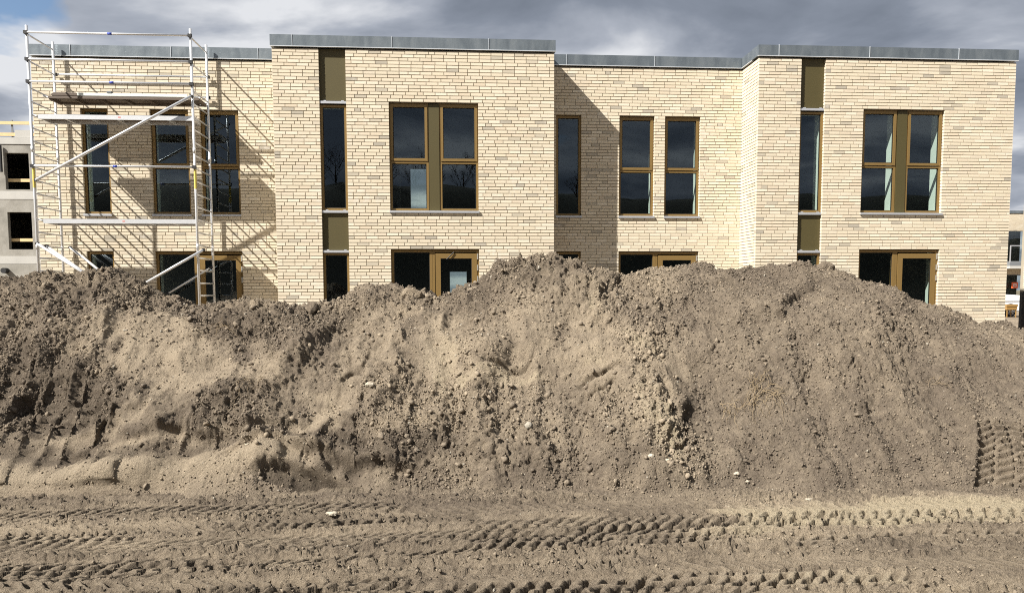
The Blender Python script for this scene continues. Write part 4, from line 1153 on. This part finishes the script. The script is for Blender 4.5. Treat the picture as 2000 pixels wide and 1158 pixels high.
r = MB(); r.box(39.8, 43.0, FYY-1.28, FYY-1.24, 4.33, 4.40); r.box(41.30, 41.36, FYY-1.28, FYY-1.24, 3.3, 4.33); r.box(39.8, 39.86, FYY-1.28, FYY-1.24, 3.3, 4.33); r.box(42.94, 43.0, FYY-1.28, FYY-1.24, 3.3, 4.33)
r.build('balcony_rail', M['sill'], fb)
sg = MB().box(40.88, 41.30, FYY-.12, FYY-.08, 1.62, 2.02).build('notice_sign', M['orange'], None)
tag(sg, 'small orange square notice with white marks beside the far doorway', 'sign')
MB().frame(40.98, 41.20, 1.72, 1.92, .03, FYY-.126, FYY-.121).box(41.06, 41.12, FYY-.126, FYY-.121, 1.78, 1.86).build('sign_print', M['white'], sg)

# the parked white van between the houses
vx, vy = 35.14, 27.0
van = empty('white_van', (vx, vy, 0))
tag(van, 'white van parked behind the brick house, front wheel showing in the gap', 'van')
R = .315
body = bmesh.new()
prof = [(-3.6, .32), (-.46, .30)]
for i in range(9):
    a = math.pi-math.pi*i/8; prof.append((.40*math.cos(a)*1.0, .33+.40*math.sin(a)))
prof += [(.75, .30), (.86, .42), (.88, .88), (.78, 1.20), (-1.0, 1.32), (-1.6, 1.95), (-3.6, 2.02)]
m = MB(); m.poly(prof, -.85, .85)
bo = m.build('body', M['carpaint'], van, bevel=.03)
MB().poly([(-1.68, 1.80), (-1.15, 1.30), (-2.2, 1.30), (-2.2, 1.80)], -.856, -.852).build('side_window', M['black'], van)
MB().box(-3.5, .80, -.862, -.851, .86, .90).build('rubbing_strip', M['black'], van)
MB().box(.80, .885, -.7, -.45, .72, .86).build('headlight', M['hub'], van); MB().box(.80, .885, .45, .7, .72, .86).build('headlight', M['hub'], van)
def wheel(x, y):
    e_ = empty('wheel', (x, y, R)); e_.parent = van
    m = MB(); n = 32; b = 0
    ring = [(.205, -.09), (.27, -.105), (.305, -.09), (.315, -.05), (.315, .05), (.30, .1), (.205, .1)]
    for i in range(n):
        a = 2*math.pi*i/n
        for r_, yy in ring: m.v.append((r_*math.cos(a), yy, r_*math.sin(a)))
    k = len(ring)
    for i in range(n):
        j = (i+1) % n
        for q in range(k-1): m.f.append((i*k+q, j*k+q, j*k+q+1, i*k+q+1))
    m.build('tyre', M['black'], e_, smooth=True)
    m = MB(); m.tube((0, -.085, 0), (0, -.07, 0), .205, n=32); rim = m.build('rim', M['black'], e_)
    s = MB()
    for i in range(7):
        a = 2*math.pi*i/7
        p0 = Vector((.03*math.cos(a), -.10, .03*math.sin(a))); p1 = Vector((.20*math.cos(a), -.092, .20*math.sin(a)))
        s.tube(p0, p1, .030, .038, 6)
    s.tube((0, -.115, 0), (0, -.09, 0), .06, n=16)
    for i in range(32):
        a = 2*math.pi*i/32; a2 = 2*math.pi*(i+1)/32
        s.tube((.195*math.cos(a), -.095, .195*math.sin(a)), (.195*math.cos(a2), -.095, .195*math.sin(a2)), .014, n=5, cap=False)
    s.build('hubcap', M['hub'], e_)
wheel(0, -.80); wheel(-2.6, -.80)
oc = MB().box(-.4, .20, -.5, -.02, .42, .60).box(-.42, .22, -.52, 0, .60, .72)
for xx in (-.38, .14):
    for yy in (-.48, -.08): oc.box(xx, xx+.04, yy, yy+.04, 0, .42)
oc = oc.build('ochre_trestle', M['ochre'], None)
oc.location = (34.85, 26.0, 0)
tag(oc, 'ochre and brown trestle standing before the van wheel', 'trestle')
tp = MB()
for i in range(3): tp.box(0, 1.2, i*.16, i*.16+.12, 0, .05)
tp = tp.build('timber_offcut', M['timber'], None); tp.location = (35.9, 25.2, .12); tp.rotation_euler = (0, .05, .3)
tag(tp, 'pale boards lying on the ground below the van', 'boards')

# ------------------------------------------------------------------ what the windows mirror: turf bank with bare trees behind the viewer
bx = np.linspace(-90, 120, 141); by = np.linspace(-78, -42, 25)
X, Y = np.meshgrid(bx, by)
prof_ = sstep(-42, -57, Y)*(11.0+1.0*fbm(X, Y, 30, 3, .5, 501))+.5*fbm(X, Y, 5, 3, .5, 502)*sstep(-42, -48, Y)-.3
bk = grid_mesh('turf_bank', np.stack([X, Y, prof_], -1), len(bx), len(by), {}, M['bankgrass'])
tag(bk, 'long dark turf bank mirrored in the windows', kind='structure')
def bare_tree(x, y, z, h, seed):
    r = random.Random(seed); t = empty('bare_tree', (x, y, z))
    tag(t, 'leafless tree on the bank, seen only mirrored in the windows', 'tree', 'bare trees on the bank')
    trunk = MB(); trunk.tube((0, 0, 0), (r.uniform(-.2, .2), 0, h*.45), .08, .05, 7); trunk.build('trunk', M['bark'], t)
    br = MB()
    def grow(p, d, ln, rad, dep):
        q = p+d*ln; br.tube(p, q, rad, rad*.6, 4, False)
        if dep == 0: return
        for _ in range(3 if dep > 1 else 4):
            nd = (d+Vector((r.uniform(-.8, .8), r.uniform(-.8, .8), r.uniform(-.15, .6)))).normalized()
            grow(p+d*ln*r.uniform(.45, 1), nd, ln*r.uniform(.6, .8), rad*.55, dep-1)
    for _ in range(5):
        grow(Vector((0, 0, h*r.uniform(.05, .40))), Vector((r.uniform(-.7, .7), r.uniform(-.7, .7), 1)).normalized(), h*.27, .035, 4)
    br.build('crown', M['bark'], t)
for i in range(22):
    x = -14+i*1.55+random.uniform(-.7, .7); bare_tree(x, -58+random.uniform(-3, 2), 10.2, random.uniform(3.8, 5.8)*(1.0 if i < 16 else .6), 600+i)
